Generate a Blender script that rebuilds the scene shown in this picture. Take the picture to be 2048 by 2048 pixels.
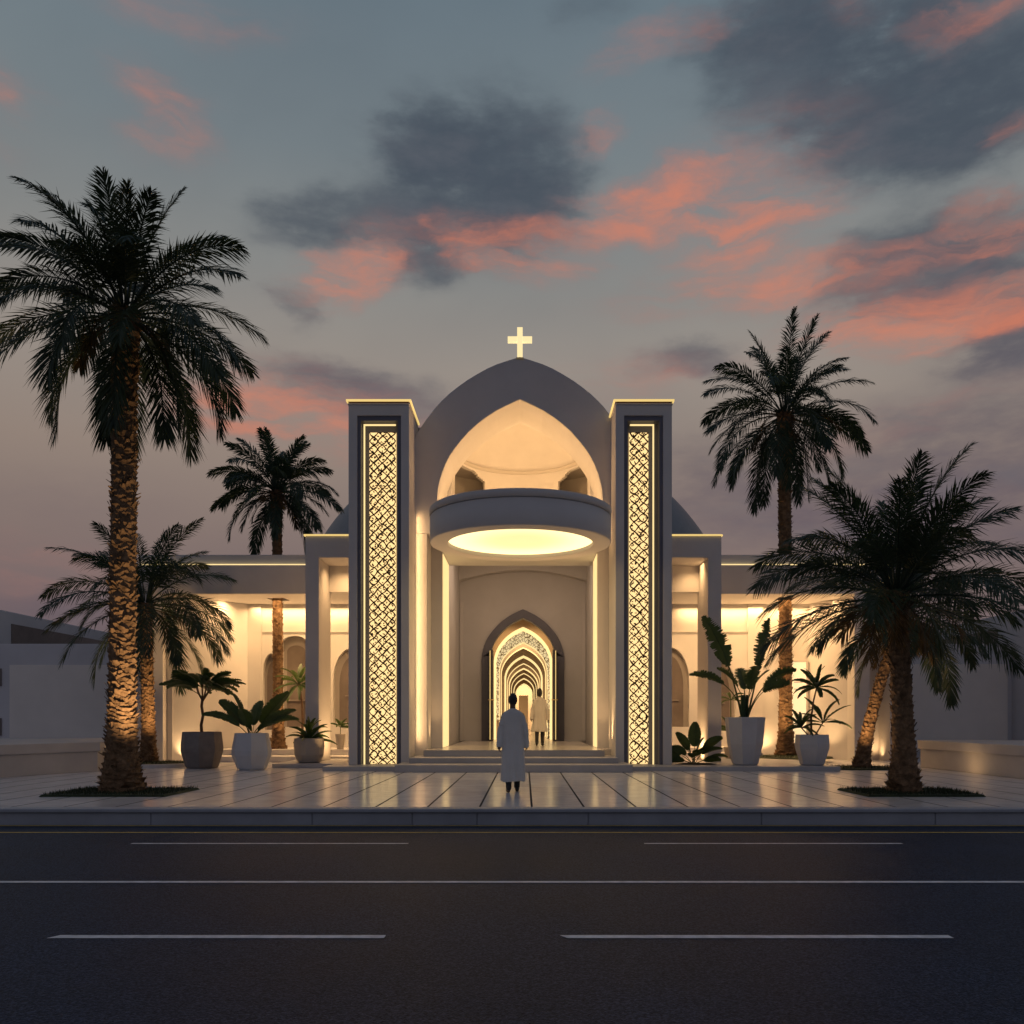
import bpy, bmesh, math, random
from math import sin, cos, pi, radians, sqrt, atan2, exp
from mathutils import Vector, Matrix, noise as mnoise

# ------------------------------------------------------------------ scene, camera, world
scene = bpy.context.scene
for o in list(bpy.data.objects): bpy.data.objects.remove(o)
COL = scene.collection
F, CX, HY, EYE = 1750.0, 1050.0, 1441.0, 1.27      # focal in 2048-px, vanishing point, eye height over the plaza

cam = bpy.data.cameras.new("camera")
cam.sensor_width = 36; cam.sensor_height = 36; cam.sensor_fit = 'HORIZONTAL'
cam.lens = 36 * F / 2048
cam.shift_x = -(CX - 1024) / 2048
cam.shift_y = (HY - 1024) / 2048
cam.clip_end = 3000
camo = bpy.data.objects.new("camera", cam); COL.objects.link(camo)
camo.location = (0, 0, EYE); camo.rotation_euler = (pi/2, 0, 0)
scene.camera = camo
scene.render.engine = 'CYCLES'
scene.view_settings.view_transform = 'Standard'
scene.view_settings.look = 'None'
scene.view_settings.exposure = 0.0
scene.view_settings.gamma = 1.0
scene.cycles.max_bounces = 6

def srgb(r, g, b):
    f = lambda c: (c/255)/12.92 if c/255 <= .04045 else (((c/255)+.055)/1.055)**2.4
    return (f(r), f(g), f(b), 1)

def nd(nt, kind, **kw):
    n = nt.nodes.new(kind)
    for k, v in kw.items():
        if k == 'ins':
            for a, b in v.items(): n.inputs[a].default_value = b
        else: setattr(n, k, v)
    return n

def build_world():
    w = bpy.data.worlds.new("World"); scene.world = w; w.use_nodes = True
    nt = w.node_tree; nt.nodes.clear(); L = nt.links.new
    tc = nd(nt, 'ShaderNodeTexCoord')
    sep = nd(nt, 'ShaderNodeSeparateXYZ'); L(tc.outputs['Generated'], sep.inputs[0])
    def M(op, a, b=None, c=None, clamp=False):
        n = nd(nt, 'ShaderNodeMath', operation=op); n.use_clamp = clamp
        for i, v in enumerate((a, b, c)):
            if v is None: continue
            if isinstance(v, (int, float)): n.inputs[i].default_value = v
            else: L(v, n.inputs[i])
        return n.outputs[0]
    az = M('ARCTAN2', sep.outputs[0], sep.outputs[1])
    hl = M('SQRT', M('ADD', M('MULTIPLY', sep.outputs[0], sep.outputs[0]), M('MULTIPLY', sep.outputs[1], sep.outputs[1])))
    el = M('ARCTAN2', sep.outputs[2], hl)
    comb = nd(nt, 'ShaderNodeCombineXYZ'); L(az, comb.inputs[0]); L(el, comb.inputs[1])
    # domain warp so cloud edges are ragged
    def warp(scale, amt, src, stretch=(1, 1.9, 1)):
        mp = nd(nt, 'ShaderNodeMapping'); mp.inputs['Scale'].default_value = stretch; L(src, mp.inputs[0])
        nz = nd(nt, 'ShaderNodeTexNoise', ins={'Scale': scale, 'Detail': 5.0, 'Roughness': .55}); L(mp.outputs[0], nz.inputs['Vector'])
        s = nd(nt, 'ShaderNodeVectorMath', operation='SUBTRACT'); L(nz.outputs['Color'], s.inputs[0]); s.inputs[1].default_value = (.5, .5, .5)
        sc = nd(nt, 'ShaderNodeVectorMath', operation='SCALE'); L(s.outputs[0], sc.inputs[0]); sc.inputs['Scale'].default_value = amt
        fl = nd(nt, 'ShaderNodeVectorMath', operation='MULTIPLY'); L(sc.outputs[0], fl.inputs[0]); fl.inputs[1].default_value = (1.3, .55, 1)
        ad = nd(nt, 'ShaderNodeVectorMath', operation='ADD'); L(src, ad.inputs[0]); L(fl.outputs[0], ad.inputs[1])
        sx = nd(nt, 'ShaderNodeSeparateXYZ'); L(ad.outputs[0], sx.inputs[0])
        cx = nd(nt, 'ShaderNodeCombineXYZ'); L(sx.outputs[0], cx.inputs[0]); L(sx.outputs[1], cx.inputs[1])
        return cx.outputs[0]
    P = warp(5.0, .10, comb.outputs[0])
    P = warp(20.0, .045, P, (1, 2.2, 1))
    def dirof(x, y):
        x *= 1.06; y *= 1.06
        u = (x - CX) / F; v = (HY - y) / F
        return atan2(u, 1), atan2(v, sqrt(1 + u*u))
    K = 1.06 / F
    def blobs(lst, fr=1.0, fw=1.0):
        tot = None
        for (x, y, rx, ry, rot, wt) in lst:
            a, e = dirof(x, y)
            u = (x*1.06 - CX) / F
            mp = nd(nt, 'ShaderNodeMapping', vector_type='TEXTURE')
            mp.inputs['Location'].default_value = (a, e, 0)
            mp.inputs['Rotation'].default_value = (0, 0, radians(rot))
            mp.inputs['Scale'].default_value = (rx*K/(1+u*u*.8)*1.25*fr, ry*K*1.3*fr, 1)
            L(P, mp.inputs[0])
            ln = nd(nt, 'ShaderNodeVectorMath', operation='LENGTH'); L(mp.outputs[0], ln.inputs[0])
            mr = nd(nt, 'ShaderNodeMapRange', interpolation_type='SMOOTHERSTEP')
            mr.inputs['From Min'].default_value = 1.25; mr.inputs['From Max'].default_value = 0.1
            mr.inputs['To Max'].default_value = wt*fw
            L(ln.outputs['Value'], mr.inputs[0])
            tot = mr.outputs[0] if tot is None else M('ADD', tot, mr.outputs[0])
        return tot
    dark = blobs([
        (900, 330, 190, 120, 0, 1.1), (820, 270, 90, 60, 0, .5), (1000, 400, 100, 60, 0, .6), (600, 405, 160, 45, 4, .75), (800, 480, 100, 55, 0, .7),
        (1660, 110, 330, 110, -6, 1.15), (1420, 50, 160, 50, 0, .5), (1850, 200, 190, 70, -10, .85), (1680, 290, 230, 60, -8, .55),
        (1770, 490, 230, 75, 4, 1.0), (1890, 625, 150, 55, 12, 1.0), (1290, 680, 110, 32, 0, .6), (555, 570, 60, 25, -25, .45),
        (1790, 850, 330, 110, 8, .55), (680, 735, 210, 45, -6, .6), (640, 700, 90, 30, 0, .2), (1330, 860, 200, 60, 0, .35), (430, 640, 70, 25, 0, .35),
        (1390, 960, 220, 70, 0, .45), (1780, 1000, 300, 80, 0, .55), (80, 1150, 130, 30, 0, .45), (130, 930, 200, 60, 0, .15), (1120, 20, 90, 30, 0, .3)])
    pink = blobs([
        (655, 505, 115, 45, 20, 1.0), (960, 478, 140, 40, -4, .95), (870, 455, 60, 35, -20, .35), (1180, 395, 150, 32, 6, .7), (1330, 375, 180, 55, 0, .5), (1440, 420, 160, 32, 2, .75),
        (1440, 520, 190, 42, -4, .75), (1690, 605, 240, 42, 4, 1.1), (1850, 590, 150, 26, 14, .9), (1690, 490, 190, 22, 8, .55), (1870, 400, 80, 30, 0, .6), (1890, 450, 90, 22, 8, .5),
        (290, 178, 80, 36, -6, .38), (290, 262, 90, 24, 4, .35), (1240, 90, 130, 24, 10, .4), (1830, 20, 110, 24, 0, .65), (1590, 20, 60, 24, 0, .4), (1135, 262, 60, 24, 10, .45),
        (590, 790, 260, 52, -4, .85), (560, 715, 160, 38, 0, .35), (1180, 715, 150, 35, 0, .3), (10, 195, 60, 50, 0, .4), (1250, 580, 160, 26, 0, .25), (300, 10, 220, 30, 0, .25),
        (1720, 790, 200, 28, 12, .3), (1920, 245, 40, 20, 0, .5), (60, 1080, 260, 50, 0, .2), (1500, 260, 150, 50, 0, .2)], 1.12, .95)
    fine = nd(nt, 'ShaderNodeTexNoise', ins={'Scale': 9.0, 'Detail': 6.0, 'Roughness': .6})
    mp = nd(nt, 'ShaderNodeMapping'); mp.inputs['Scale'].default_value = (1, 2.6, 1); L(comb.outputs[0], mp.inputs[0]); L(mp.outputs[0], fine.inputs['Vector'])
    fn = M('SUBTRACT', fine.outputs['Fac'], .5)
    # a broad cloud field everywhere (also behind the camera), faint
    broad = nd(nt, 'ShaderNodeTexNoise', ins={'Scale': 3.2, 'Detail': 4.0, 'Roughness': .5})
    mp2 = nd(nt, 'ShaderNodeMapping'); mp2.inputs['Scale'].default_value = (1, 2.4, 1); mp2.inputs['Location'].default_value = (3.1, 1.7, 0)
    L(tc.outputs['Generated'], mp2.inputs[0]); L(mp2.outputs[0], broad.inputs['Vector'])
    bf = nd(nt, 'ShaderNodeMapRange'); bf.inputs['From Min'].default_value = .48; bf.inputs['From Max'].default_value = .75; bf.inputs['To Max'].default_value = .12
    L(broad.outputs['Fac'], bf.inputs[0])
    fine2 = nd(nt, 'ShaderNodeTexNoise', ins={'Scale': 22.0, 'Detail': 4.0, 'Roughness': .6}); L(mp.outputs[0], fine2.inputs['Vector'])
    fn2 = M('SUBTRACT', fine2.outputs['Fac'], .5)
    wisp = M('ADD', M('MULTIPLY', fn, 2.6), M('MULTIPLY', fn2, 1.7))
    def opac(d, k):          # 1 - exp(-k d)
        return M('SUBTRACT', 1, M('POWER', 2.718, M('MULTIPLY', M('MAXIMUM', d, 0), -k)))
    puff = M('MAXIMUM', M('ADD', .95, wisp), .05)
    st = nd(nt, 'ShaderNodeMapping'); st.inputs['Scale'].default_value = (1, 5.5, 1); st.inputs['Rotation'].default_value = (0, 0, radians(-5)); L(P, st.inputs[0])
    stn = nd(nt, 'ShaderNodeTexNoise', ins={'Scale': 7.0, 'Detail': 5.0, 'Roughness': .55}); L(st.outputs[0], stn.inputs['Vector'])
    streak = M('MAXIMUM', M('MULTIPLY', M('SUBTRACT', stn.outputs['Fac'], .36), 5.5), .0)
    ddk = opac(M('ADD', M('MULTIPLY', M('POWER', M('MINIMUM', dark, 1.4), 1.6), puff), M('MULTIPLY', bf.outputs[0], .6)), 2.3)
    dpk = opac(M('MULTIPLY', M('POWER', M('MINIMUM', pink, 1.3), 1.2), M('MULTIPLY', M('ADD', streak, .12), puff)), 1.15)
    # clear-sky gradient by elevation
    ramp = nd(nt, 'ShaderNodeValToRGB'); cr = ramp.color_ramp
    mr = nd(nt, 'ShaderNodeMapRange'); mr.inputs['From Min'].default_value = -.1; mr.inputs['From Max'].default_value = 1.5; L(el, mr.inputs[0]); L(mr.outputs[0], ramp.inputs[0])
    stops = [(-.10, (60, 56, 62)), (.0, (88, 78, 88)), (.10, (110, 95, 99)), (.19, (130, 113, 108)), (.28, (145, 129, 119)), (.38, (150, 141, 133)),
             (.47, (136, 137, 135)), (.57, (118, 128, 133)), (.70, (103, 118, 128)), (.9, (80, 97, 118)), (1.5, (64, 86, 122))]
    while len(cr.elements) < len(stops): cr.elements.new(.5)
    for e, (t, c) in zip(cr.elements, stops): e.position = (t + .1) / 1.6; e.color = srgb(*c)
    def mix(fac, a, b):
        n = nd(nt, 'ShaderNodeMix', data_type='RGBA'); L(fac, n.inputs[0])
        for s, v in ((6, a), (7, b)):
            if isinstance(v, tuple): n.inputs[s].default_value = v
            else: L(v, n.inputs[s])
        return n.outputs[2]
    dcol = nd(nt, 'ShaderNodeValToRGB'); L(mr.outputs[0], dcol.inputs[0])
    dcol.color_ramp.elements[0].position = .2; dcol.color_ramp.elements[0].color = srgb(92, 82, 94)
    dcol.color_ramp.elements[1].position = .36; dcol.color_ramp.elements[1].color = srgb(66, 75, 87)
    dvar = mix(M('MULTIPLY', M('MAXIMUM', fn, 0), 2.2, None, True), dcol.outputs[0], srgb(98, 100, 108))
    c1 = mix(M('MULTIPLY', ddk, .92), ramp.outputs[0], dvar)
    pkc = mix(dpk, srgb(150, 112, 108), srgb(220, 128, 96))
    c2 = mix(M('MULTIPLY', dpk, .80), c1, pkc)
    bfac = nd(nt, 'ShaderNodeMapRange'); bfac.inputs['From Min'].default_value = .45; bfac.inputs['From Max'].default_value = -.25; L(sep.outputs[1], bfac.inputs[0])
    c2 = mix(bfac.outputs[0], c2, srgb(102, 104, 117))
    # east side of the sky (behind the viewer) is a little darker
    back = nd(nt, 'ShaderNodeMapRange'); back.inputs['From Min'].default_value = -.6; back.inputs['From Max'].default_value = .5
    back.inputs['To Min'].default_value = .95; back.inputs['To Max'].default_value = 1.0; L(sep.outputs[1], back.inputs[0])
    bg = nd(nt, 'ShaderNodeBackground'); L(c2, bg.inputs[0]); L(back.outputs[0], bg.inputs[1])
    # physical twilight sky adds a faint share of light
    sky = nd(nt, 'ShaderNodeTexSky', sky_type='NISHITA'); sky.sun_disc = False
    sky.sun_elevation = radians(-1.0); sky.sun_rotation = radians(20)
    bg2 = nd(nt, 'ShaderNodeBackground'); L(sky.outputs[0], bg2.inputs[0]); bg2.inputs[1].default_value = .01
    ad = nd(nt, 'ShaderNodeAddShader'); L(bg.outputs[0], ad.inputs[0]); L(bg2.outputs[0], ad.inputs[1])
    out = nd(nt, 'ShaderNodeOutputWorld'); L(ad.outputs[0], out.inputs[0])
build_world()
scene.world.cycles.sampling_method = 'NONE'

WARM = (1.0, .59, .25)
def area_light(name, loc, look, sx, sy, power, color=WARM, spread=None):
    if spread is None: spread = 125 if look[2] < -.5 else 180
    l = bpy.data.lights.new(name, 'AREA'); l.shape = 'RECTANGLE'; l.size = sx; l.size_y = sy
    l.energy = power; l.color = color; l.spread = radians(spread)
    o = bpy.data.objects.new(name, l); COL.objects.link(o); o.location = loc
    o.rotation_euler = Vector(look).to_track_quat('-Z', 'Y').to_euler()
    return o
def spot_light(name, loc, target, power, angle=50, blend=.8, color=WARM, r=.06):
    l = bpy.data.lights.new(name, 'SPOT'); l.energy = power; l.color = color
    l.spot_size = radians(angle); l.spot_blend = blend; l.shadow_soft_size = r
    o = bpy.data.objects.new(name, l); COL.objects.link(o); o.location = loc
    o.rotation_euler = (Vector(target) - Vector(loc)).to_track_quat('-Z', 'Y').to_euler()
    return o

# ------------------------------------------------------------------ helpers: materials
def mat(name, color, rough=.6, bump=0, bscale=30, var=0, vscale=3, metallic=0, spec=.5, var2=None, bdist=.01):
    m = bpy.data.materials.new(name); m.use_nodes = True; nt = m.node_tree; b = nt.nodes['Principled BSDF']; L = nt.links.new
    col = color if len(color) == 4 else (*color, 1)
    b.inputs['Base Color'].default_value = col; b.inputs['Roughness'].default_value = rough
    b.inputs['Metallic'].default_value = metallic; b.inputs['Specular IOR Level'].default_value = spec
    tc = nd(nt, 'ShaderNodeTexCoord')
    if var:
        nz = nd(nt, 'ShaderNodeTexNoise', ins={'Scale': vscale, 'Detail': 6.0, 'Roughness': .6}); L(tc.outputs['Object'], nz.inputs['Vector'])
        r = nd(nt, 'ShaderNodeValToRGB'); L(nz.outputs['Fac'], r.inputs[0])
        lo = tuple(c*(1-var) for c in col[:3]) + (1,); hi = tuple(min(1, c*(1+var)) for c in col[:3]) + (1,)
        if var2: hi = (*var2, 1)
        r.color_ramp.elements[0].position = .3; r.color_ramp.elements[0].color = lo
        r.color_ramp.elements[1].position = .7; r.color_ramp.elements[1].color = hi
        L(r.outputs[0], b.inputs['Base Color'])
    if bump:
        nz = nd(nt, 'ShaderNodeTexNoise', ins={'Scale': bscale, 'Detail': 5.0, 'Roughness': .6}); L(tc.outputs['Object'], nz.inputs['Vector'])
        bp = nd(nt, 'ShaderNodeBump', ins={'Strength': bump, 'Distance': bdist}); L(nz.outputs['Fac'], bp.inputs['Height']); L(bp.outputs[0], b.inputs['Normal'])
    return m
def emit(name, color, strength):
    m = bpy.data.materials.new(name); m.use_nodes = True; b = m.node_tree.nodes['Principled BSDF']
    b.inputs['Base Color'].default_value = (.6, .5, .35, 1); b.inputs['Roughness'].default_value = .5
    b.inputs['Emission Color'].default_value = (*color, 1); b.inputs['Emission Strength'].default_value = strength
    return m

PLASTER = mat('plaster', (.60, .575, .56), .75, bump=.25, bscale=60, var=.06, vscale=.7, spec=.3)
PLASTER2 = mat('smooth_render', (.62, .59, .57), .6, bump=.15, bscale=90, var=.04, vscale=1.1, spec=.35)
SIDEWALL = mat('side_building_render', (.62, .60, .61), .8, bump=.3, bscale=40, var=.08, vscale=.5, spec=.25)
SIDEPANEL = mat('side_building_panel', (.82, .75, .68), .8, bump=.3, bscale=40, var=.06, vscale=.6, spec=.25)
STEP = mat('stone_step', (.42, .41, .42), .45, bump=.2, bscale=80, var=.08, vscale=2)
LANDING = mat('polished_landing', (.55, .51, .47), .22, bump=.05, bscale=30, var=.06, vscale=2)
NAVY = mat('frame_and_recess_shade', (.13, .13, .165), .5, bump=.1, bscale=60, var=.08, vscale=2)  # dark door frame colour; on the towers it paints in the recess shade
DARK = mat('dark_glass', (.17, .14, .125), .35, var=.2, vscale=1.5)
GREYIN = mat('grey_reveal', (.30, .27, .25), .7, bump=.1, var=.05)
BRONZE = mat('bronze_lattice', (.16, .065, .03), .45, metallic=.3, var=.3, vscale=20)
DOORM = mat('dark_door', (.055, .05, .06), .4, var=.2, vscale=5)
GOLD = mat('brass', (.75, .55, .25), .3, metallic=.9)
GRASS = mat('grass', (.020, .032, .010), .9, bump=.8, bscale=60, var=.5, vscale=14)
SOIL = mat('soil', (.04, .03, .02), .95, bump=.9, bscale=40, var=.4, vscale=15)
E_STRIP = emit('warm_light_strip', (1.0, .74, .32), 1.1)
E_GOLD = emit('gold_light_edge', (1.0, .70, .22), .85)
E_PANEL = emit('warm_light_panel', (1.0, .74, .34), 1.5)
E_SCREEN = emit('screen_backlight', (1.0, .69, .29), 1.25)
E_JAMB = emit('jamb_glow', (1.0, .69, .29), 1.02)  # emission that paints light onto the bright jamb reveals
E_ROOM = emit('lit_room', (1.0, .80, .46), .75)

# ------------------------------------------------------------------ helpers: meshes and things
def meshobj(name, bm, m, parent=None, smooth=False, bevel=0):
    me = bpy.data.meshes.new(name)
    if isinstance(bm, MB): me.from_pydata(bm.v, [], bm.f)
    else: bm.to_mesh(me); bm.free()
    ms = m if isinstance(m, (list, tuple)) else [m]
    for x in ms: me.materials.append(x)
    if isinstance(bm, MB) and bm.mi:
        me.polygons.foreach_set('material_index', bm.mi)
    if smooth: me.polygons.foreach_set('use_smooth', [True]*len(me.polygons))
    me.update()
    o = bpy.data.objects.new(name, me); COL.objects.link(o)
    if parent is not None:
        o.parent = parent
        if name_loc := world_loc(parent): o.matrix_parent_inverse = Matrix.Translation(-name_loc)
    if bevel:
        b = o.modifiers.new('bevel', 'BEVEL'); b.width = bevel; b.segments = 2; b.limit_method = 'ANGLE'; b.angle_limit = radians(50)
        b.harden_normals = False
    return o
WL = {}
def world_loc(o):
    return WL.get(o.name, Vector((0, 0, 0)))
def tag(o, label=None, cat=None, group=None, kind=None):
    if label: o['label'] = label
    if cat: o['category'] = cat
    if group: o['group'] = group
    if kind: o['kind'] = kind
    return o
def thing(name, label, cat, loc=(0, 0, 0), group=None):
    o = bpy.data.objects.new(name, None); COL.objects.link(o); o.location = loc; o.empty_display_size = .3
    WL[o.name] = Vector(loc)
    return tag(o, label, cat, group)

class MB:
    def __init__(s): s.v = []; s.f = []; s.mi = []
    def face(s, idx, m=None):
        s.f.append(idx)
        if m is not None: s.mi.append(m)
    def box(s, x0, x1, y0, y1, z0, z1):
        n = len(s.v)
        s.v += [(x0,y0,z0),(x1,y0,z0),(x1,y1,z0),(x0,y1,z0),(x0,y0,z1),(x1,y0,z1),(x1,y1,z1),(x0,y1,z1)]
        for q in ((0,3,2,1),(4,5,6,7),(0,1,5,4),(1,2,6,5),(2,3,7,6),(3,0,4,7)): s.f.append(tuple(n+i for i in q))
        return s
    def hull(s, lo, hi, z0, z1):      # prism over a plan polygon [(x,y)..] ccw
        n = len(s.v); k = len(lo)
        s.v += [(x, y, z0) for x, y in lo] + [(x, y, z1) for x, y in hi]
        s.f.append(tuple(n+i for i in reversed(range(k)))); s.f.append(tuple(n+k+i for i in range(k)))
        for i in range(k): j = (i+1) % k; s.f.append((n+i, n+j, n+k+j, n+k+i))
        return s
    def rings(s, rings, cap0=True, cap1=True, closed=True, m=None):
        n = len(s.v); k = len(rings[0])
        for r in rings: s.v += [tuple(p) for p in r]
        for a in range(len(rings)-1):
            for i in range(k if closed else k-1):
                j = (i+1) % k
                s.face((n+a*k+i, n+a*k+j, n+(a+1)*k+j, n+(a+1)*k+i), m)
        if cap0: s.face(tuple(n+i for i in reversed(range(k))), m)
        if cap1: s.face(tuple(n+(len(rings)-1)*k+i for i in range(k)), m)
        return s
    def tube(s, pts, radii, k=8, m=None):
        rs = []; pts = [Vector(p) for p in pts]
        up = Vector((0.31, .2, .93)).normalized()
        for i, p in enumerate(pts):
            t = (pts[min(i+1, len(pts)-1)] - pts[max(i-1, 0)]).normalized()
            a = t.cross(up)
            if a.length < .05: a = t.cross(Vector((1, 0, 0)))
            a.normalize(); b = a.cross(t).normalized()
            r = radii[i] if isinstance(radii, (list, tuple)) else radii
            rs.append([p + a*(r*cos(q*2*pi/k)) + b*(r*sin(q*2*pi/k)) for q in range(k)])
        return s.rings(rs, m=m)
    def lathe(s, prof, cx, cy, k=64, a0=0, a1=2*pi):
        n = len(s.v); full = abs(a1-a0-2*pi) < 1e-6; cnt = k if full else k+1
        for (r, z) in prof:
            for i in range(cnt):
                a = a0 + (a1-a0)*i/k; s.v.append((cx + r*sin(a), cy + r*cos(a), z))
        for p in range(len(prof)-1):
            for i in range(k):
                j = (i+1) % cnt if full else i+1
                s.f.append((n+p*cnt+i, n+(p+1)*cnt+i, n+(p+1)*cnt+j, n+p*cnt+j))
        return s

def plate(outer, holes, y0, y1):
    """solid plate in the XZ plane between y0 and y1, outline and holes as [(x,z)..]"""
    bm = bmesh.new()
    edges = []
    for loop in [outer] + holes:
        vs = [bm.verts.new((x, y0, z)) for x, z in loop]
        for i in range(len(vs)): edges.append(bm.edges.new((vs[i], vs[(i+1) % len(vs)])))
    bmesh.ops.triangle_fill(bm, use_beauty=True, use_dissolve=False, edges=edges)
    bmesh.ops.recalc_face_normals(bm, faces=bm.faces)
    ret = bmesh.ops.extrude_face_region(bm, geom=list(bm.faces))
    for e in ret['geom']:
        if isinstance(e, bmesh.types.BMVert): e.co.y = y1
    bmesh.ops.recalc_face_normals(bm, faces=bm.faces)
    return bm
KEEL = [(0, 0), (.09, .04), (.18, .083), (.278, .132), (.40, .21), (.513, .295), (.615, .388), (.705, .489), (.782, .585), (.846, .678), (.90, .785), (.941, .89), (.97, .99), (.989, 1.08), (.997, 1.16), (1, 1.233)]
def keel(cx, a, zap, zb, h=None):
    """pointed keel arch outline from bottom left, over the apex, to bottom right (open at the bottom line)"""
    h = h if h else 1.233*a
    r = [(cx + a*x, zap - z*h/1.233) for x, z in KEEL]
    l = [(cx - a*x, zap - z*h/1.233) for x, z in KEEL]
    return [(cx-a, zb)] + l[::-1] + r[1:] + [(cx+a, zb)]
def round_arch(cx, a, ztop, zb, n=16, rise=None):
    rise = rise or a
    return [(cx-a, zb)] + [(cx - a*cos(pi*i/n), ztop - rise + rise*sin(pi*i/n)) for i in range(n+1)] + [(cx+a, zb)]
def wall_rect(x0, x1, z0, z1): return [(x0, z0), (x1, z0), (x1, z1), (x0, z1)]
def arch_band(outer, inner, y0, y1):
    """a frame between two open outlines standing on the same floor"""
    return plate(outer + inner[::-1], [], y0, y1)

# ------------------------------------------------------------------ ground, road, plaza
def asphalt():
    m = bpy.data.materials.new('asphalt'); m.use_nodes = True; nt = m.node_tree; L = nt.links.new; b = nt.nodes['Principled BSDF']
    tc = nd(nt, 'ShaderNodeTexCoord')
    n1 = nd(nt, 'ShaderNodeTexNoise', ins={'Scale': 55.0, 'Detail': 6.0, 'Roughness': .75}); L(tc.outputs['Object'], n1.inputs['Vector'])
    n2 = nd(nt, 'ShaderNodeTexNoise', ins={'Scale': .6, 'Detail': 5.0, 'Roughness': .6}); L(tc.outputs['Object'], n2.inputs['Vector'])
    r = nd(nt, 'ShaderNodeValToRGB'); L(n1.outputs['Fac'], r.inputs[0])
    r.color_ramp.elements[0].position = .42; r.color_ramp.elements[0].color = (.012, .018, .032, 1)
    r.color_ramp.elements[1].position = .75; r.color_ramp.elements[1].color = (.105, .150, .250, 1)
    mx = nd(nt, 'ShaderNodeMix', data_type='RGBA', blend_type='MULTIPLY'); mx.inputs[0].default_value = 1
    L(r.outputs[0], mx.inputs[6])
    r2 = nd(nt, 'ShaderNodeValToRGB'); L(n2.outputs['Fac'], r2.inputs[0])
    r2.color_ramp.elements[0].position = .3; r2.color_ramp.elements[0].color = (.7, .7, .7, 1)
    r2.color_ramp.elements[1].position = .7; r2.color_ramp.elements[1].color = (1, 1, 1, 1)
    L(r2.outputs[0], mx.inputs[7]); L(mx.outputs[2], b.inputs['Base Color'])
    rr = nd(nt, 'ShaderNodeMapRange'); L(n2.outputs['Fac'], rr.inputs[0]); rr.inputs['To Min'].default_value = .42; rr.inputs['To Max'].default_value = .52
    L(rr.outputs[0], b.inputs['Roughness']); b.inputs['Specular IOR Level'].default_value = .05
    v = nd(nt, 'ShaderNodeTexVoronoi', ins={'Scale': 90.0}); L(tc.outputs['Object'], v.inputs['Vector'])
    ad = nd(nt, 'ShaderNodeMath', operation='ADD'); L(v.outputs['Distance'], ad.inputs[0]); L(n1.outputs['Fac'], ad.inputs[1])
    bp = nd(nt, 'ShaderNodeBump', ins={'Strength': .7, 'Distance': .006}); L(ad.outputs[0], bp.inputs['Height']); L(bp.outputs[0], b.inputs['Normal'])
    return m
def tiles():
    m = bpy.data.materials.new('plaza_tiles'); m.use_nodes = True; nt = m.node_tree; L = nt.links.new; b = nt.nodes['Principled BSDF']
    tc = nd(nt, 'ShaderNodeTexCoord'); sp = nd(nt, 'ShaderNodeSeparateXYZ'); L(tc.outputs['Object'], sp.inputs[0])
    def M(op, a, bb=None):
        n = nd(nt, 'ShaderNodeMath', operation=op)
        for i, v in enumerate((a, bb)):
            if v is None: continue
            if isinstance(v, (int, float)): n.inputs[i].default_value = v
            else: L(v, n.inputs[i])
        return n.outputs[0]
    def joint(coord, period, off, w):
        t = M('DIVIDE', M('SUBTRACT', coord, off), period)
        fr = M('SUBTRACT', t, M('ROUND', t))
        d = M('MULTIPLY', M('ABSOLUTE', fr), period)
        return M('LESS_THAN', d, w/2), M('FLOOR', t)
    j1, c1 = joint(sp.outputs[0], .765, .1, .032)
    j2, c2 = joint(sp.outputs[1], .905, .45, .016)
    cb = nd(nt, 'ShaderNodeCombineXYZ'); L(c1, cb.inputs[0]); L(c2, cb.inputs[1])
    wn = nd(nt, 'ShaderNodeTexWhiteNoise', noise_dimensions='2D'); L(cb.outputs[0], wn.inputs['Vector'])
    nz = nd(nt, 'ShaderNodeTexNoise', ins={'Scale': 3.0, 'Detail': 7.0, 'Roughness': .6}); L(tc.outputs['Object'], nz.inputs['Vector'])
    val = M('ADD', M('MULTIPLY', wn.outputs['Value'], .09), M('ADD', M('MULTIPLY', nz.outputs['Fac'], .12), .64))
    val2 = M('MULTIPLY', val, M('SUBTRACT', 1, M('MULTIPLY', M('MAXIMUM', j1, M('MULTIPLY', j2, .6)), .90)))
    col = nd(nt, 'ShaderNodeCombineColor'); L(val2, col.inputs[0]); L(M('MULTIPLY', val2, .975), col.inputs[1]); L(M('MULTIPLY', val2, .97), col.inputs[2])
    L(col.outputs[0], b.inputs['Base Color'])
    rg = M('ADD', M('ADD', .12, M('MULTIPLY', nz.outputs['Fac'], .14)), M('MULTIPLY', M('MAXIMUM', j1, j2), .5)); L(rg, b.inputs['Roughness']); L(M('MULTIPLY', M('SUBTRACT', 1, M('MAXIMUM', j1, M('MULTIPLY', j2, .7))), .5), b.inputs['Specular IOR Level'])
    h = M('SUBTRACT', M('MULTIPLY', nz.outputs['Fac'], .12), M('MAXIMUM', j1, M('MULTIPLY', j2, .6)))
    bp = nd(nt, 'ShaderNodeBump', ins={'Strength': .3, 'Distance': .006}); L(h, bp.inputs['Height']); L(bp.outputs[0], b.inputs['Normal'])
    return m
ASPH = asphalt(); TILES = tiles()
PAINT = mat('road_paint_white', (.72, .72, .74), .55, bump=.3, bscale=90, var=.25, vscale=12)
YPAINT = mat('road_paint_yellow', (.80, .54, .10), .55, var=.3, vscale=10)
KERB = mat('kerb_stone', (.34, .355, .40), .5, bump=.3, bscale=50, var=.12, vscale=2)
ROADZ = -.23
def struct(name, mb, m, bevel=0):
    return tag(meshobj(name, mb, m, bevel=bevel), kind='structure')
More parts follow.
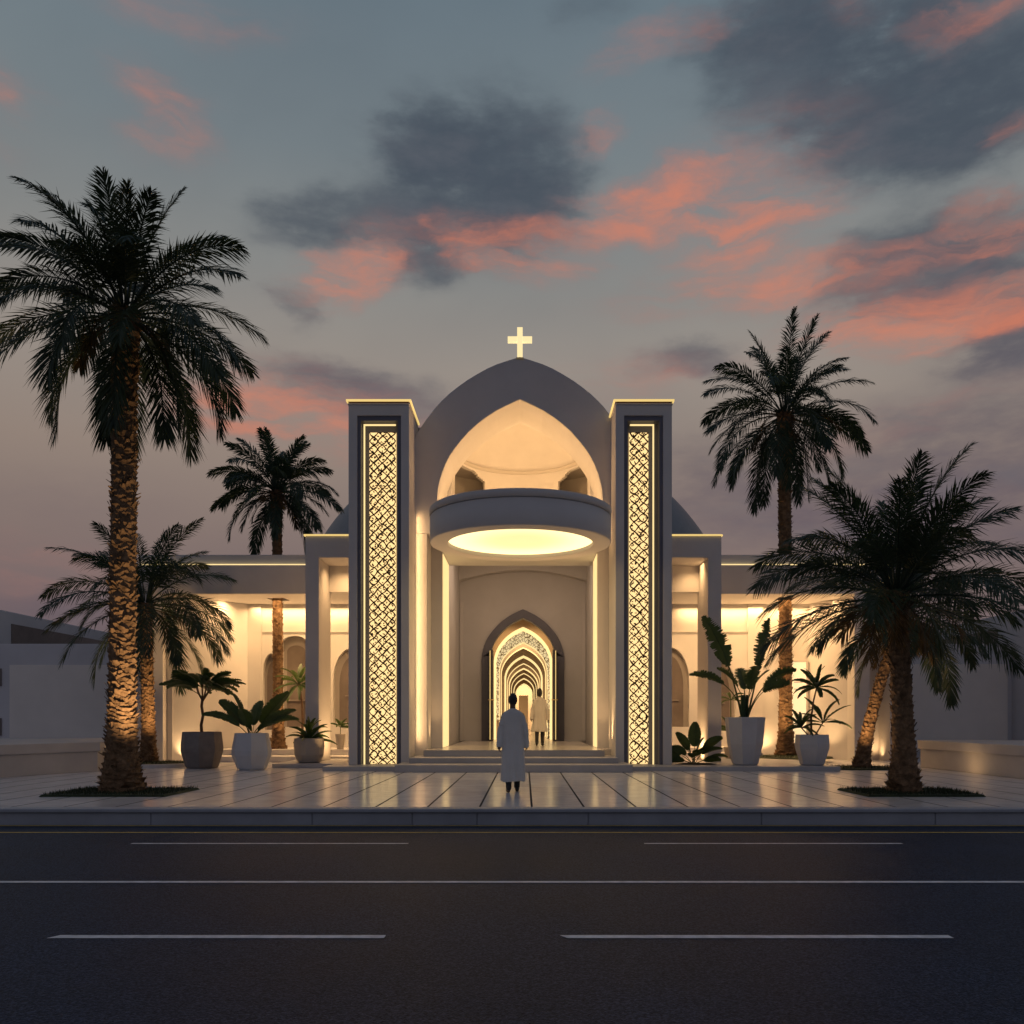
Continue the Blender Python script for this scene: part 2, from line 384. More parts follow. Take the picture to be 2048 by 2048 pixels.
g = MB(); g.v = [(-900, -900, -.30), (900, -900, -.30), (900, 1500, -.30), (-900, 1500, -.30)]; g.f = [(0, 1, 2, 3)]
struct('ground', g, mat('far_ground', (.09, .085, .08), .9, bump=.5, bscale=2, var=.3, vscale=.2))
g = MB(); g.v = [(-120, -14, ROADZ), (120, -14, ROADZ), (120, 12.55, ROADZ), (-120, 12.55, ROADZ)]; g.f = [(0, 1, 2, 3)]
struct('road', g, ASPH)
struct('plaza', MB().box(-60, 60, 12.86, 80, -.28, 0), TILES)
# kerb: coping with separate stones below it
kb = MB(); xs = [-60, -48, -36, -24, -15.2, -12.1, -9.6, -7.75, -5.38, -3.06, -1.62, -.69, .91, 3.4, 5.9, 8.3, 11, 14, 24, 36, 48, 60]
for a, b in zip(xs[:-1], xs[1:]): kb.box(a+.006, b-.006, 12.58, 12.86, -.28, -.055)
kb.box(-60, 60, 12.54, 12.858, -.052, .002); kb.box(-60, 60, 12.60, 12.84, -.27, -.053)
struct('kerb', kb, KERB, bevel=.012)
def marking(x0, x1, y, w, m, skew=0):
    q = MB(); z = ROADZ+.004; n = 40
    rng = random.Random(int((x0+y)*100)); top = []; bot = []
    for i in range(n+1):
        t = i/n; x = x0 + (x1-x0)*t
        bot.append((x - (skew if i == 0 else 0), y-w/2 + rng.uniform(-.002, .002), z)); top.append((x, y+w/2 + rng.uniform(-.002, .002), z))
    q.v = bot + top
    q.f = [(i, i+1, n+2+i, n+1+i) for i in range(n)]
    struct('lane_marking', q, m)
marking(-60, 60, 12.44, .055, YPAINT); marking(-60, 60, 11.70, .055, YPAINT)
marking(-4.79, -1.42, 10.65, .075, PAINT); marking(1.45, 4.59, 10.65, .075, PAINT)
marking(-60, 60, 8.115, .085, PAINT)
marking(-3.24, -.97, 6.06, .085, PAINT, .05); marking(.24, 2.95, 6.06, .085, PAINT, -.05)
for k in range(1, 6):
    for sgn in (-1, 1):
        marking(sgn*(4.2+5.6*k)-1.3+1, sgn*(4.2+5.6*k)+1.3+1, 10.65, .075, PAINT)
        marking(sgn*(1.0+5.0*k)-1.2, sgn*(1.0+5.0*k)+1.2, 6.06, .085, PAINT)

# ------------------------------------------------------------------ the church
church = thing('church', 'white modern church with tall arched portal, cross, twin lattice towers and low lit wings', 'church', (0, 24, 0))
CXB = -.14
def part(name, mb, m, parent=church, bevel=.012, smooth=False, label=None):
    o = meshobj(name, mb, m, parent, smooth=smooth, bevel=bevel)
    # sub-parts sit under a part that itself has an inverse translation: keep world placement
    if parent is not church:
        o.matrix_parent_inverse = parent.matrix_world.inverted() if False else Matrix.Identity(4)
    if label: o['label'] = label
    return o
def sub(name, mb, m, parent, bevel=0, smooth=False, label=None):
    """sub-part: parent object has world matrix identity, so vertices stay in world coordinates"""
    o = meshobj(name, mb, m, None, smooth=smooth, bevel=bevel); o.parent = parent
    if label: o['label'] = label
    return o

# steps and landing
st = part('front_steps', MB().box(-3.19, 2.64, 21.4, 24.6, 0, .182).box(-2.95, 2.38, 22.24, 24.6, .182, .317).box(-2.69, 2.11, 23.16, 24.0, .317, .478), STEP, bevel=.012)
part('landing', MB().box(-2.69, 2.11, 23.158, 24.0, .478, .484).box(-2.355, 2.065, 24.0, 34.0, .30, .483).box(-2.60, -2.355, 24.0, 25.0, .30, .4825).box(2.065, 2.42, 24.0, 25.0, .30, .4825), LANDING, bevel=0)
part('tower_plinth', MB().box(-5.07, -3.19, 21.9, 24.4, 0, .116), STEP, bevel=.01)
part('tower_plinth', MB().box(2.64, 7.9, 21.9, 27.2, 0, .116), STEP, bevel=.01)
part('porch_floor', MB().box(-6.75, -5.07, 23.35, 26.5, 0, .116), STEP, bevel=.01)

# portal: upper arch wall, piers, second layer
OUT = [(0, 0), (.30, .09), (.63, .20), (.90, .32), (1.17, .47), (1.45, .64), (1.70, .82), (1.94, 1.01), (2.14, 1.2), (2.31, 1.38), (2.46, 1.575), (2.60, 1.76), (2.73, 1.95), (2.84, 2.12), (2.91, 2.30), (2.94, 2.55)]
def outer_outline(zb, top=11.25):
    l = [(CXB-x, top-z) for x, z in OUT]; r = [(CXB+x, top-z) for x, z in OUT]
    return [(CXB-2.94, zb)] + l[::-1] + r[1:] + [(CXB+2.94, zb)]
inner = keel(CXB, 2.27, 10.07, 6.40)
o_ = outer_outline(6.40)
bm = plate([o_[0]] + o_[1:-1] + [o_[-1]] + inner[::-1], [], 24.0, 25.9)
aw = part('arched_front_wall', bm, PLASTER2, bevel=.02)
part('portal_pier', MB().box(-3.08, -2.68, 24.0, 25.0, .10, 6.40), PLASTER2, bevel=.012)
part('portal_pier', MB().box(2.42, 2.80, 24.0, 25.0, .10, 6.40), PLASTER2, bevel=.012)
bm = plate([(-3.3, .1), (-2.357, .1), (-2.357, 6.10), (2.067, 6.10), (2.067, .1), (3.0, .1), (3.0, 6.40), (-3.3, 6.40)], [], 25.001, 27.0)
part('inner_portal_wall', bm, PLASTER2, bevel=.012)
part('glowing_jamb_face', MB().box(-2.358, -2.345, 25.06, 26.95, .50, 6.05), E_JAMB, bevel=0)  # jamb face set to glow in place of light falling on it
part('glowing_jamb_face', MB().box(2.055, 2.068, 25.06, 26.40, .50, 6.05), E_JAMB, bevel=0)
# gallery slab, alcove
part('gallery_slab', MB().box(-2.35, 2.06, 23.6, 27.2, 6.08, 6.395), PLASTER2, bevel=0)
part('gallery_riser', MB().box(-2.70, 2.53, 27.001, 27.2, 6.3955, 7.449), PLASTER2, bevel=0)
n = 32; arc = [(-2.535 + 4.9*i/n, 6.66 + .39*sin(pi*i/n)) for i in range(n+1)]
part('alcove_spandrel', plate(arc + [(2.365, 7.449), (-2.535, 7.449)], [], 33.55, 33.999), PLASTER2, bevel=.01)
part('alcove_wall', MB().box(-2.70, -2.53, 27.001, 34, .1, 7.449), PLASTER, bevel=0)
part('alcove_wall', MB().box(2.36, 2.53, 27.001, 34, .1, 7.449), PLASTER, bevel=0)
DX = -.08
door_hole = keel(DX, 1.245, 5.26, .48)
part('alcove_back_wall', plate([(-2.53, .1), (DX-1.245, .1)] + door_hole + [(DX+1.245, .1), (2.36, .1), (2.36, 7.449), (-2.53, 7.449)], [], 34.0, 34.35), PLASTER, bevel=0)
fr = part('door_frame', arch_band(keel(DX, 1.60, 5.58, .484), keel(DX, 1.25, 5.24, .484), 33.86, 34.38), NAVY, bevel=.012)
# skirting line of the alcove corners
for x in (-2.45, 2.28):
    part('corner_pilaster', MB().box(x-.07, x+.07, 33.90, 34.0, .484, 5.85), PLASTER2, bevel=.006)
# open door leaves seen edge on, with long brass pulls
for sx, nm in ((-1, 'left'), (1, 'right')):
    x = DX + sx*1.235
    d = part('door_leaf', MB().box(min(x, x-sx*.10), max(x, x-sx*.10), 32.95, 34.0, .50, 3.95) if True else None, DOORM, bevel=.008)
    hb = MB(); xo = x + sx*.03
    hb.box(x+sx*.0-.012, x+.012, 32.90, 32.95, .55, 3.90)
    sub('door_edge_trim', hb, E_GOLD, d)
    h = MB(); h.tube([(x-sx*.16, 32.93, 2.05), (x-sx*.05, 32.90, 2.05), (x+sx*.08, 32.93, 2.05)], .018, 8); sub('handle', h, GOLD, d)

# corridor of nested arches
part('corridor_shell', MB().box(-2.6, -2.2, 34.35, 84, .3, 6.0).box(2.05, 2.45, 34.35, 84, .3, 6.0).box(-2.2, 2.05, 34.35, 84, 5.75, 6.0), mat('corridor_render', (.62, .56, .48), .7, bump=.1), bevel=0)
part('corridor_floor', MB().box(-2.2, 2.05, 34.0, 84, .30, .4835), LANDING, bevel=0)
def latticed_emit():
    m = bpy.data.materials.new('pierced_light_screen'); m.use_nodes = True; nt = m.node_tree; L = nt.links.new; b = nt.nodes['Principled BSDF']
    tc = nd(nt, 'ShaderNodeTexCoord'); v = nd(nt, 'ShaderNodeTexVoronoi', feature='DISTANCE_TO_EDGE', ins={'Scale': 7.0}); L(tc.outputs['Object'], v.inputs['Vector'])
    r = nd(nt, 'ShaderNodeValToRGB'); L(v.outputs['Distance'], r.inputs[0]); r.color_ramp.interpolation = 'LINEAR'
    r.color_ramp.elements[0].position = .04; r.color_ramp.elements[0].color = (.10, .07, .03, 1)
    r.color_ramp.elements[1].position = .10; r.color_ramp.elements[1].color = (1.0, .80, .42, 1)
    b.inputs['Base Color'].default_value = (.3, .22, .12, 1); L(r.outputs[0], b.inputs['Emission Color']); b.inputs['Emission Strength'].default_value = .75
    return m
PIERCED = latticed_emit()
GREYARCH = mat('grey_arch', (.52, .48, .44), .6)
CREAM = mat('cream_arch', (.62, .50, .36), .6)
specs = [(36.2, 1.30, 1.205, 5.12, CREAM), (41.0, 1.55, 1.12, 4.92, PIERCED), (43.0, 1.40, 1.10, 4.85, GREYARCH), (47.5, 1.5, 1.03, 4.78, GREYARCH), (51.5, 1.4, .97, 4.62, GREYARCH), (55, 1.4, .93, 4.55, GREYARCH),
         (60, 1.35, .86, 4.5, GREYARCH), (66, 1.25, .78, 4.45, GREYARCH), (73, 1.2, .70, 4.35, CREAM)]
for i, (y, ao, ai, ap, m) in enumerate(specs):
    big = [(-2.2, .484), (-2.2, 5.75), (2.05, 5.75), (2.05, .484)]
    outl = [(-2.2, .484), (-2.2, 5.74), (2.05, 5.74), (2.05, .484)]
    a = part('corridor_arch', plate(outl + keel(DX, ai, ap, .484)[::-1], [], y, y+.3), m, bevel=0)
    sub('arch_light_strip', arch_band(keel(DX, ai+.005, ap+.02, .484), keel(DX, ai-[.10, .025, .03, .085, .03, .05, .03, .05, .04][i], ap-[.15, .035, .04, .12, .04, .07, .04, .07, .05][i], .484), y-.012, y+.02), E_STRIP, a)
    area_light('corridor_cove_light', (DX, y+1.6, 5.6), (0, 0, -1), 2.2, 1.2, 60)
area_light('corridor_cove_light', (DX, 35.2, 5.6), (0, 0, -1), 2.2, .8, 60)
part('corridor_end_wall', MB().box(-2.2, 2.05, 82, 82.3, .484, 5.75), PLASTER2, bevel=0)
alt = thing('altar_screen', 'plain cream altar screen standing at the far end of the lit corridor', 'altar screen', (DX, 78, .484))
meshobj('screen_panel', MB().box(DX-.48, DX+.36, 78, 78.15, .52, 3.5), PLASTER2, alt, bevel=.02)
meshobj('base', MB().box(DX-.6, DX+.48, 77.8, 78.35, .484, .52), STEP, alt)
# low reception counter inside on the left
area_light('corridor_end_light', (DX, 80, 5.6), (0, .3, -1), 2.0, 1.5, 260)
ctr = thing('reception_counter', 'low cream counter just inside the open doorway, on the left', 'counter', (-1.6, 38, .484))
meshobj('counter_body', MB().box(-2.15, -1.15, 38, 38.9, .55, 1.25), CREAM, ctr, bevel=.02)
meshobj('counter_top', MB().box(-2.18, -1.10, 37.95, 38.95, 1.25, 1.31), LANDING, ctr, bevel=.01)
meshobj('plinth', MB().box(-2.1, -1.2, 38.05, 38.85, .484, .55), GREYARCH, ctr)
fs = thing('flower_stand', 'thin dark flower stand with white blooms inside the doorway on the right', 'flower stand', (1.02, 37.6, .484))
q = MB(); q.tube([(1.02, 37.6, .484), (1.02, 37.6, 1.3)], .02, 8)
for k in range(3): q.tube([(1.02, 37.6, .6), (1.02+.14*cos(k*2.1), 37.6+.14*sin(k*2.1), .484)], .014, 6)
meshobj('stand', q, DOORM, fs)
q = MB(); rng = random.Random(4)
for k in range(60):
    c = Vector((1.02+rng.gauss(0, .05), 37.6+rng.gauss(0, .05), 1.5+rng.gauss(0, .09))); r = rng.uniform(.03, .05)
    q.rings([[c+Vector((r*sin(p)*cos(a), r*sin(p)*sin(a), r*cos(p))) for a in [i*pi/3 for i in range(6)]] for p in (.3, 1.2, 2.0, 2.8)])
meshobj('bloom_cluster', q, mat('white_bloom', (.5, .5, .48), .7, var=.5, vscale=20), fs, smooth=True)

# upper chamber: apse with half dome, cornice and side openings
AX, AY, AR = -.12, 28.4, 2.05
apse = MB(); NA, NZ = 150, 60
def ap_pt(s, r, z):
    # s from -1..1 : straight side walls then the half circle
    side = 2.45; arcl = pi*r; tot = 2*side+arcl; d = (s+1)/2*tot
    if d < side: return (AX-r, AY-side+d, z)
    if d > side+arcl: return (AX+r, AY-(d-side-arcl), z)
    a = pi - (d-side)/arcl*pi
    return (AX + r*cos(a), AY + r*sin(a), z)
z0a, z1a = 7.60, 9.90
def hole(s, z):
    a = abs(s)
    lim = .235 + max(0, z-9.42)*.28
    return lim < a < .80 and 7.75 < z < 9.76
grid = {}
for shell, r in ((0, AR), (1, AR+.16)):
    for i in range(NA+1):
        for k in range(NZ+1):
            grid[(shell, i, k)] = len(apse.v); apse.v.append(ap_pt(-1+2*i/NA, r, z0a+(z1a-z0a)*k/NZ))
def solid(i, k): return 0 <= i < NA and 0 <= k < NZ and not hole(-1+2*(i+.5)/NA, z0a+(z1a-z0a)*(k+.5)/NZ)
for i in range(NA):
    for k in range(NZ):
        if not solid(i, k): continue
        a, b, c, d = [(i, k), (i+1, k), (i+1, k+1), (i, k+1)]
        apse.f.append(tuple(grid[(0, *p)] for p in (a, b, c, d))); apse.f.append(tuple(grid[(1, *p)] for p in (d, c, b, a)))
        for (di, dk, e0, e1) in ((-1, 0, d, a), (1, 0, b, c), (0, -1, a, b), (0, 1, c, d)):
            if not solid(i+di, k+dk): apse.f.append((grid[(0, *e0)], grid[(0, *e1)], grid[(1, *e1)], grid[(1, *e0)]))
part('apse_wall', apse, PLASTER2, bevel=0)
dome = MB(); ND = 20; HD = 1.72
for shell, dr in ((0, 0), (1, .12)):
    rings = []
    for j in range(ND+1):
        t = j/ND*pi/2; r = (AR+dr)*cos(t)+.0005; z = 9.93 + (HD+dr)*sin(t)
        rings.append([ap_pt(-1+2*i/NA, r, z) if False else None for i in range(0)])
    n0 = len(dome.v)
    for j in range(ND+1):
        t = j/ND*pi/2; r = (AR+dr)*cos(t)+.001; z = 9.93 + (HD+dr)*sin(t)
        row = [(AX-r, 25.92, z)] + [(AX+r*cos(pi-pi*i/40), AY+r*sin(pi-pi*i/40), z) for i in range(41)] + [(AX+r, 25.92, z)]
        dome.v += row
    w = 43
    for j in range(ND):
        for i in range(w-1): dome.f.append((n0+j*w+i, n0+j*w+i+1, n0+(j+1)*w+i+1, n0+(j+1)*w+i))
part('apse_half_dome', dome, PLASTER2, bevel=0, smooth=True)
cor = MB(); rows = []
for (r, z) in ((AR-.005, 9.82), (AR-.07, 9.86), (AR-.09, 9.93), (AR-.03, 9.95), (AR+.02, 9.95)):
    rows.append([ap_pt(-1+2*i/NA, r, z) for i in range(NA+1)])
cor.rings(rows, False, False, closed=False)
part('apse_cornice', cor, GREYARCH, bevel=0, smooth=True)
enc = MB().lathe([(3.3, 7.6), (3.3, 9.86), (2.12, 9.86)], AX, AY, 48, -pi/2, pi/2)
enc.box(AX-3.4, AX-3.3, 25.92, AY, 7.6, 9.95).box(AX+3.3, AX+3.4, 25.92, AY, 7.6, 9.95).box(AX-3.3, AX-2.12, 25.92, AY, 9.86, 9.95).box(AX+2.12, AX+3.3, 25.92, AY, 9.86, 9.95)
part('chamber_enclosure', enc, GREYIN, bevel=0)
part('chamber_floor', MB().box(-3.6, 3.4, 27.0, 34.3, 7.45, 7.598), PLASTER2, bevel=0)
for sx in (-1, 1):
    part('gallery_light_strip', MB().box(AX+sx*1.90-.06, AX+sx*1.90+.06, 26.6, 28.6, 7.60, 7.66), E_STRIP, bevel=0)
area_light('apse_cove_light', (AX-1.9, 26.05, 9.35), (.55, .62, .62), .5, .9, 90)
area_light('apse_cove_light', (AX+1.9, 26.05, 9.35), (-.55, .62, .62), .5, .9, 90)
area_light('gallery_uplight', (AX, 24.6, 6.6), (0, .25, 1), 3.4, .5, 110)
area_light('apse_floor_light', (AX, 28.6, 7.7), (0, .2, 1), 2.6, .8, 40)
area_light('alcove_fill_light', (AX, 29.5, 7.3), (0, .05, -1), 3.4, 2.5, 95, (1.0, .70, .48), 180)  # added fill without a fixture, lifting the alcove walls
area_light('tower_corner_light', (-2.99, 23.88, 3.8), (.98, .17, 0), .05, 6.2, 26)
area_light('tower_corner_light', (2.33, 23.88, 3.8), (-.98, .17, 0), .05, 6.2, 30)
for sx, xx in ((-1, -2.52), (1, 2.24)):  # added unseen spots that brighten the canopy soffit, drum sides and arch
    spot_light('portal_fill_spot', (xx, 23.75, .56), (xx-sx*.6, 22.4, 5.6), 330, 62, .9, r=.06)
    spot_light('portal_fill_spot', (xx, 24.6, .56), (xx+sx*.05, 24.5, 6), 60, 70, 1, r=.05)

# round canopy
RC, YC, ZB, ZT = 2.24, 21.72, 5.63, 6.45
cv = MB().lathe([(1.80, ZB+.16), (1.80, ZB), (1.83, ZB-.003), (RC-.05, ZB-.003), (RC-.015, ZB+.005), (RC-.005, ZB+.02), (RC-.005, ZT-.205), (RC-.035, ZT-.20), (RC-.035, ZT-.18), (RC+.012, ZT-.175), (RC+.012, ZT-.01), (RC, ZT), (.001, ZT)], -.112, YC, 128)
cano = part('round_canopy', cv, PLASTER2, bevel=0, smooth=False)
for p in cano.data.polygons: p.use_smooth = abs(p.normal.z) < .3
def disc_glow():
    m = emit('canopy_light', (1, .76, .36), 1.0); nt = m.node_tree; L = nt.links.new; b = nt.nodes['Principled BSDF']
    tc = nd(nt, 'ShaderNodeTexCoord'); mp = nd(nt, 'ShaderNodeMapping'); mp.inputs['Location'].default_value = (.112, -YC, 0)
    L(tc.outputs['Object'], mp.inputs[0]); sp = nd(nt, 'ShaderNodeSeparateXYZ'); L(mp.outputs[0], sp.inputs[0])
    cb = nd(nt, 'ShaderNodeCombineXYZ'); L(sp.outputs[0], cb.inputs[0]); L(sp.outputs[1], cb.inputs[1])
    ln = nd(nt, 'ShaderNodeVectorMath', operation='LENGTH'); L(cb.outputs[0], ln.inputs[0])
    r = nd(nt, 'ShaderNodeMapRange', interpolation_type='SMOOTHSTEP'); L(ln.outputs['Value'], r.inputs[0])
    r.inputs['From Min'].default_value = .5; r.inputs['From Max'].default_value = 1.8; r.inputs['To Min'].default_value = 1.02; r.inputs['To Max'].default_value = 1.9
    L(r.outputs[0], b.inputs['Emission Strength']); return m
sub('canopy_light_panel', MB().lathe([(1.80, ZB+.10), (.001, ZB+.10)], -.112, YC, 96), disc_glow(), cano)

# cross
cr = MB(); zc = 11.23; y0 = 24.02
cr.box(CXB-.075, CXB+.075, y0, y0+.15, zc, zc+.84).box(CXB-.335, CXB-.0752, y0, y0+.15, zc+.45, zc+.59).box(CXB+.0752, CXB+.335, y0, y0+.15, zc+.45, zc+.59)
crs = part('cross', cr, emit('cross_glow', (1.0, .80, .40), 1.0), bevel=.006)
sub('cross_foot', MB().box(CXB-.1, CXB+.1, y0-.03, y0+.18, zc-.06, zc), GOLD, crs)

# towers
def lattice(x0, x1, z0, z1, y, cols, seed):
    rng = random.Random(seed); q = MB()
    w = (x1-x0)/cols; rows = int(round((z1-z0)/(w*.98))); h = (z1-z0)/rows
    def bar(p, r, t0, t1):
        dx, dz = r[0]-p[0], r[1]-p[1]; l = sqrt(dx*dx+dz*dz)
        if l < 1e-4: return
        nx, nz = -dz/l, dx/l; n = len(q.v)
        for (px, pz, t) in ((p[0], p[1], t0), (r[0], r[1], t1)):
            for s in (-1, 1):
                a = min(max(px+s*nx*t, x0), x1); b = min(max(pz+s*nz*t, z0), z1)
                q.v.append((a, y, b)); q.v.append((a, y+.03, b))
        q.f += [(n, n+2, n+6, n+4), (n+1, n+5, n+7, n+3), (n, n+4, n+5, n+1), (n+2, n+3, n+7, n+6)]
    def curve(pts, t):
        for i in range(len(pts)-1): bar(pts[i], pts[i+1], t*rng.uniform(.5, 1.3), t*rng.uniform(.5, 1.3))
    jit = lambda s: rng.uniform(-s, s)
    P = {}
    for i in range(-1, cols*2+2):
        for k in range(-1, rows*2+2): P[(i, k)] = (x0+i*w/2+jit(w*.07), z0+k*h/2+jit(h*.07))
    for i in range(cols):
        for k in range(rows+1):
            c = P[(2*i+1, 2*k)]; 
            lf, rt, up, dn = P[(2*i, 2*k)], P[(2*i+2, 2*k)], P[(2*i+1, 2*k+1)], P[(2*i+1, 2*k-1)]
            for a, b in ((lf, up), (up, rt), (rt, dn), (dn, lf)):
                mid = ((a[0]+b[0])/2 + (c[0]-(a[0]+b[0])/2)*rng.uniform(-.36, .12), (a[1]+b[1])/2 + (c[1]-(a[1]+b[1])/2)*rng.uniform(-.36, .12))
                curve([a, mid, b], .0175)
            # leaf sprigs inside each diamond
            for s in range(rng.randint(3, 6)):
                a0 = rng.uniform(0, 2*pi); r0 = rng.uniform(.08, .2)*w; r1 = rng.uniform(.28, .4)*w
                p0 = (c[0]+r0*cos(a0), c[1]+r0*sin(a0)); p1 = (c[0]+r1*cos(a0+.5), c[1]+r1*sin(a0+.5)); 
                bar(p0, p1, .006, .016)
    for k in range(rows+1):
        for i in range(cols+1):
            for s in range(2):
                c = P[(2*i, 2*k+1)]; a0 = rng.uniform(0, 2*pi); r1 = rng.uniform(.1, .25)*w
                bar((c[0], c[1]), (c[0]+r1*cos(a0), c[1]+r1*sin(a0)), .016, .005)
    return q
def tower(x0, x1, ox0, ox1, sx0, sx1, side, cols, seed):
    yf, yb, zt, zb = 22.8, 24.62, 9.50, .116
    zr = 9.22          # top of the recess
    bm = plate([(x0, zb), (ox0, zb), (ox0, zr), (ox1, zr), (ox1, zb), (x1, zb), (x1, zt), (x0, zt)], [], yf, yf+.42)
    t = part('lattice_tower', bm, PLASTER2, bevel=.012, label='left tower, slightly broader, with a three-column pierced screen' if side < 0 else 'right tower, slightly narrower, with a two-column pierced screen')
    sub('tower_body', MB().box(x0, x1, yf+.422, yb, zb, zt), PLASTER2, t)
    # stepped frame inside the recess, its dark colour painting in the recess shade
    e = .002
    ix0, ix1 = (sx0-.06, sx1+.06)
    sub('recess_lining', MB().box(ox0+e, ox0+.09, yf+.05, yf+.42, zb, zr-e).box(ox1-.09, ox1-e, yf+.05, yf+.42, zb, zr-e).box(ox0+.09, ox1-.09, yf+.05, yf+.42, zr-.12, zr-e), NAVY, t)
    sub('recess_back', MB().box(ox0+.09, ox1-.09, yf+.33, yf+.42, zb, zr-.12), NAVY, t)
    ztop = 8.86
    sub('screen_backlight', MB().box(sx0, sx1, yf+.27, yf+.33, zb+.01, ztop), E_SCREEN, t)
    sub('lattice_screen', lattice(sx0, sx1, zb+.01, ztop, yf+.225, cols, seed), BRONZE, t)
    lx = sx0-.125 if side < 0 else sx1+.125
    ls = MB().box(lx-.018, lx+.018, yf+.20, yf+.24, zb, ztop+.20)
    ls.box(min(lx, sx0 if side > 0 else sx1)+.0182, max(lx, sx1 if side < 0 else lx)-.0182 if side > 0 else sx1, yf+.20, yf+.24, ztop+.165, ztop+.20)
    sub('light_line', ls, E_STRIP, t)
    if side > 0: sub('light_line', MB().box(lx+.15, lx+.165, yf+.12, yf+.14, zb, ztop+.22), E_GOLD, t)
    # roof trim: dark shadow gap then a gilded lit edge
    sub('cap_slab', MB().box(x0-.02, x1+.02, yf-.02, yb, zt+.001, zt+.03), PLASTER2, t)
    sub('cap_band', MB().box(x0+.02, x1-.02, yf+.02, yb, zt+.03, zt+.075), BRONZE, t)
    f = .055
    sub('lit_cap_edge', MB().box(x0-f, x1+f, yf-f, yf-f+.04, zt+.075, zt+.125).box(x0-f, x0-f+.04, yf-f+.0402, yb, zt+.075, zt+.125).box(x1+f-.04, x1+f, yf-f+.0402, yb, zt+.075, zt+.125), E_GOLD, t)
    sub('cap_top', MB().box(x0-f+.041, x1+f-.041, yf-f+.041, yb, zt+.076, zt+.12), PLASTER2, t)
    return t
tower(-4.60, -3.02, -4.375, -3.235, -4.10, -3.40, -1, 3, 11)
tower(2.36, 3.83, 2.585, 3.60, 2.745, 3.25, 1, 2, 12)

# porches beside the towers
def porch(xa, xb, side):
    """xa = tower side, xb = outer side"""
    lo, hi = min(xa, xb), max(xa, xb); yf, yb = 24.5, 26.0; zt, zo = 6.45, 5.83; pw = .375
    zb = .116
    if side < 0: out = [(lo, zb), (lo+pw, zb), (lo+pw, zo), (hi, zo), (hi, zt), (lo, zt)]
    else: out = [(hi, zb), (hi, zt), (lo, zt), (lo, zo), (hi-pw, zo), (hi-pw, zb)]
    p = part('side_porch', plate(out, [], yf, yb), PLASTER2, bevel=.01, label='cubic porch left of the portal' if side < 0 else 'cubic porch right of the portal')
    sub('lit_roof_edge', MB().box(lo-.04, hi, yf-.04, yf, zt-.01, zt+.03).box((lo-.04) if side < 0 else hi+.0, lo if side < 0 else hi+.04, yf+.0002, yb, zt-.01, zt+.03), E_GOLD, p)
    sub('roof_slab', MB().box(lo, hi, yf+.001, yb, zt+.001, zt+.02), PLASTER2, p)
    # inner downstand beam
    sub('inner_beam', MB().box(lo+pw if side < 0 else lo, hi if side < 0 else hi-pw, yb-.2, yb+.25, 5.06, zo-.001), PLASTER2, p)
    return p
porch(-4.601, -6.15, -1); porch(3.831, 5.50, 1)

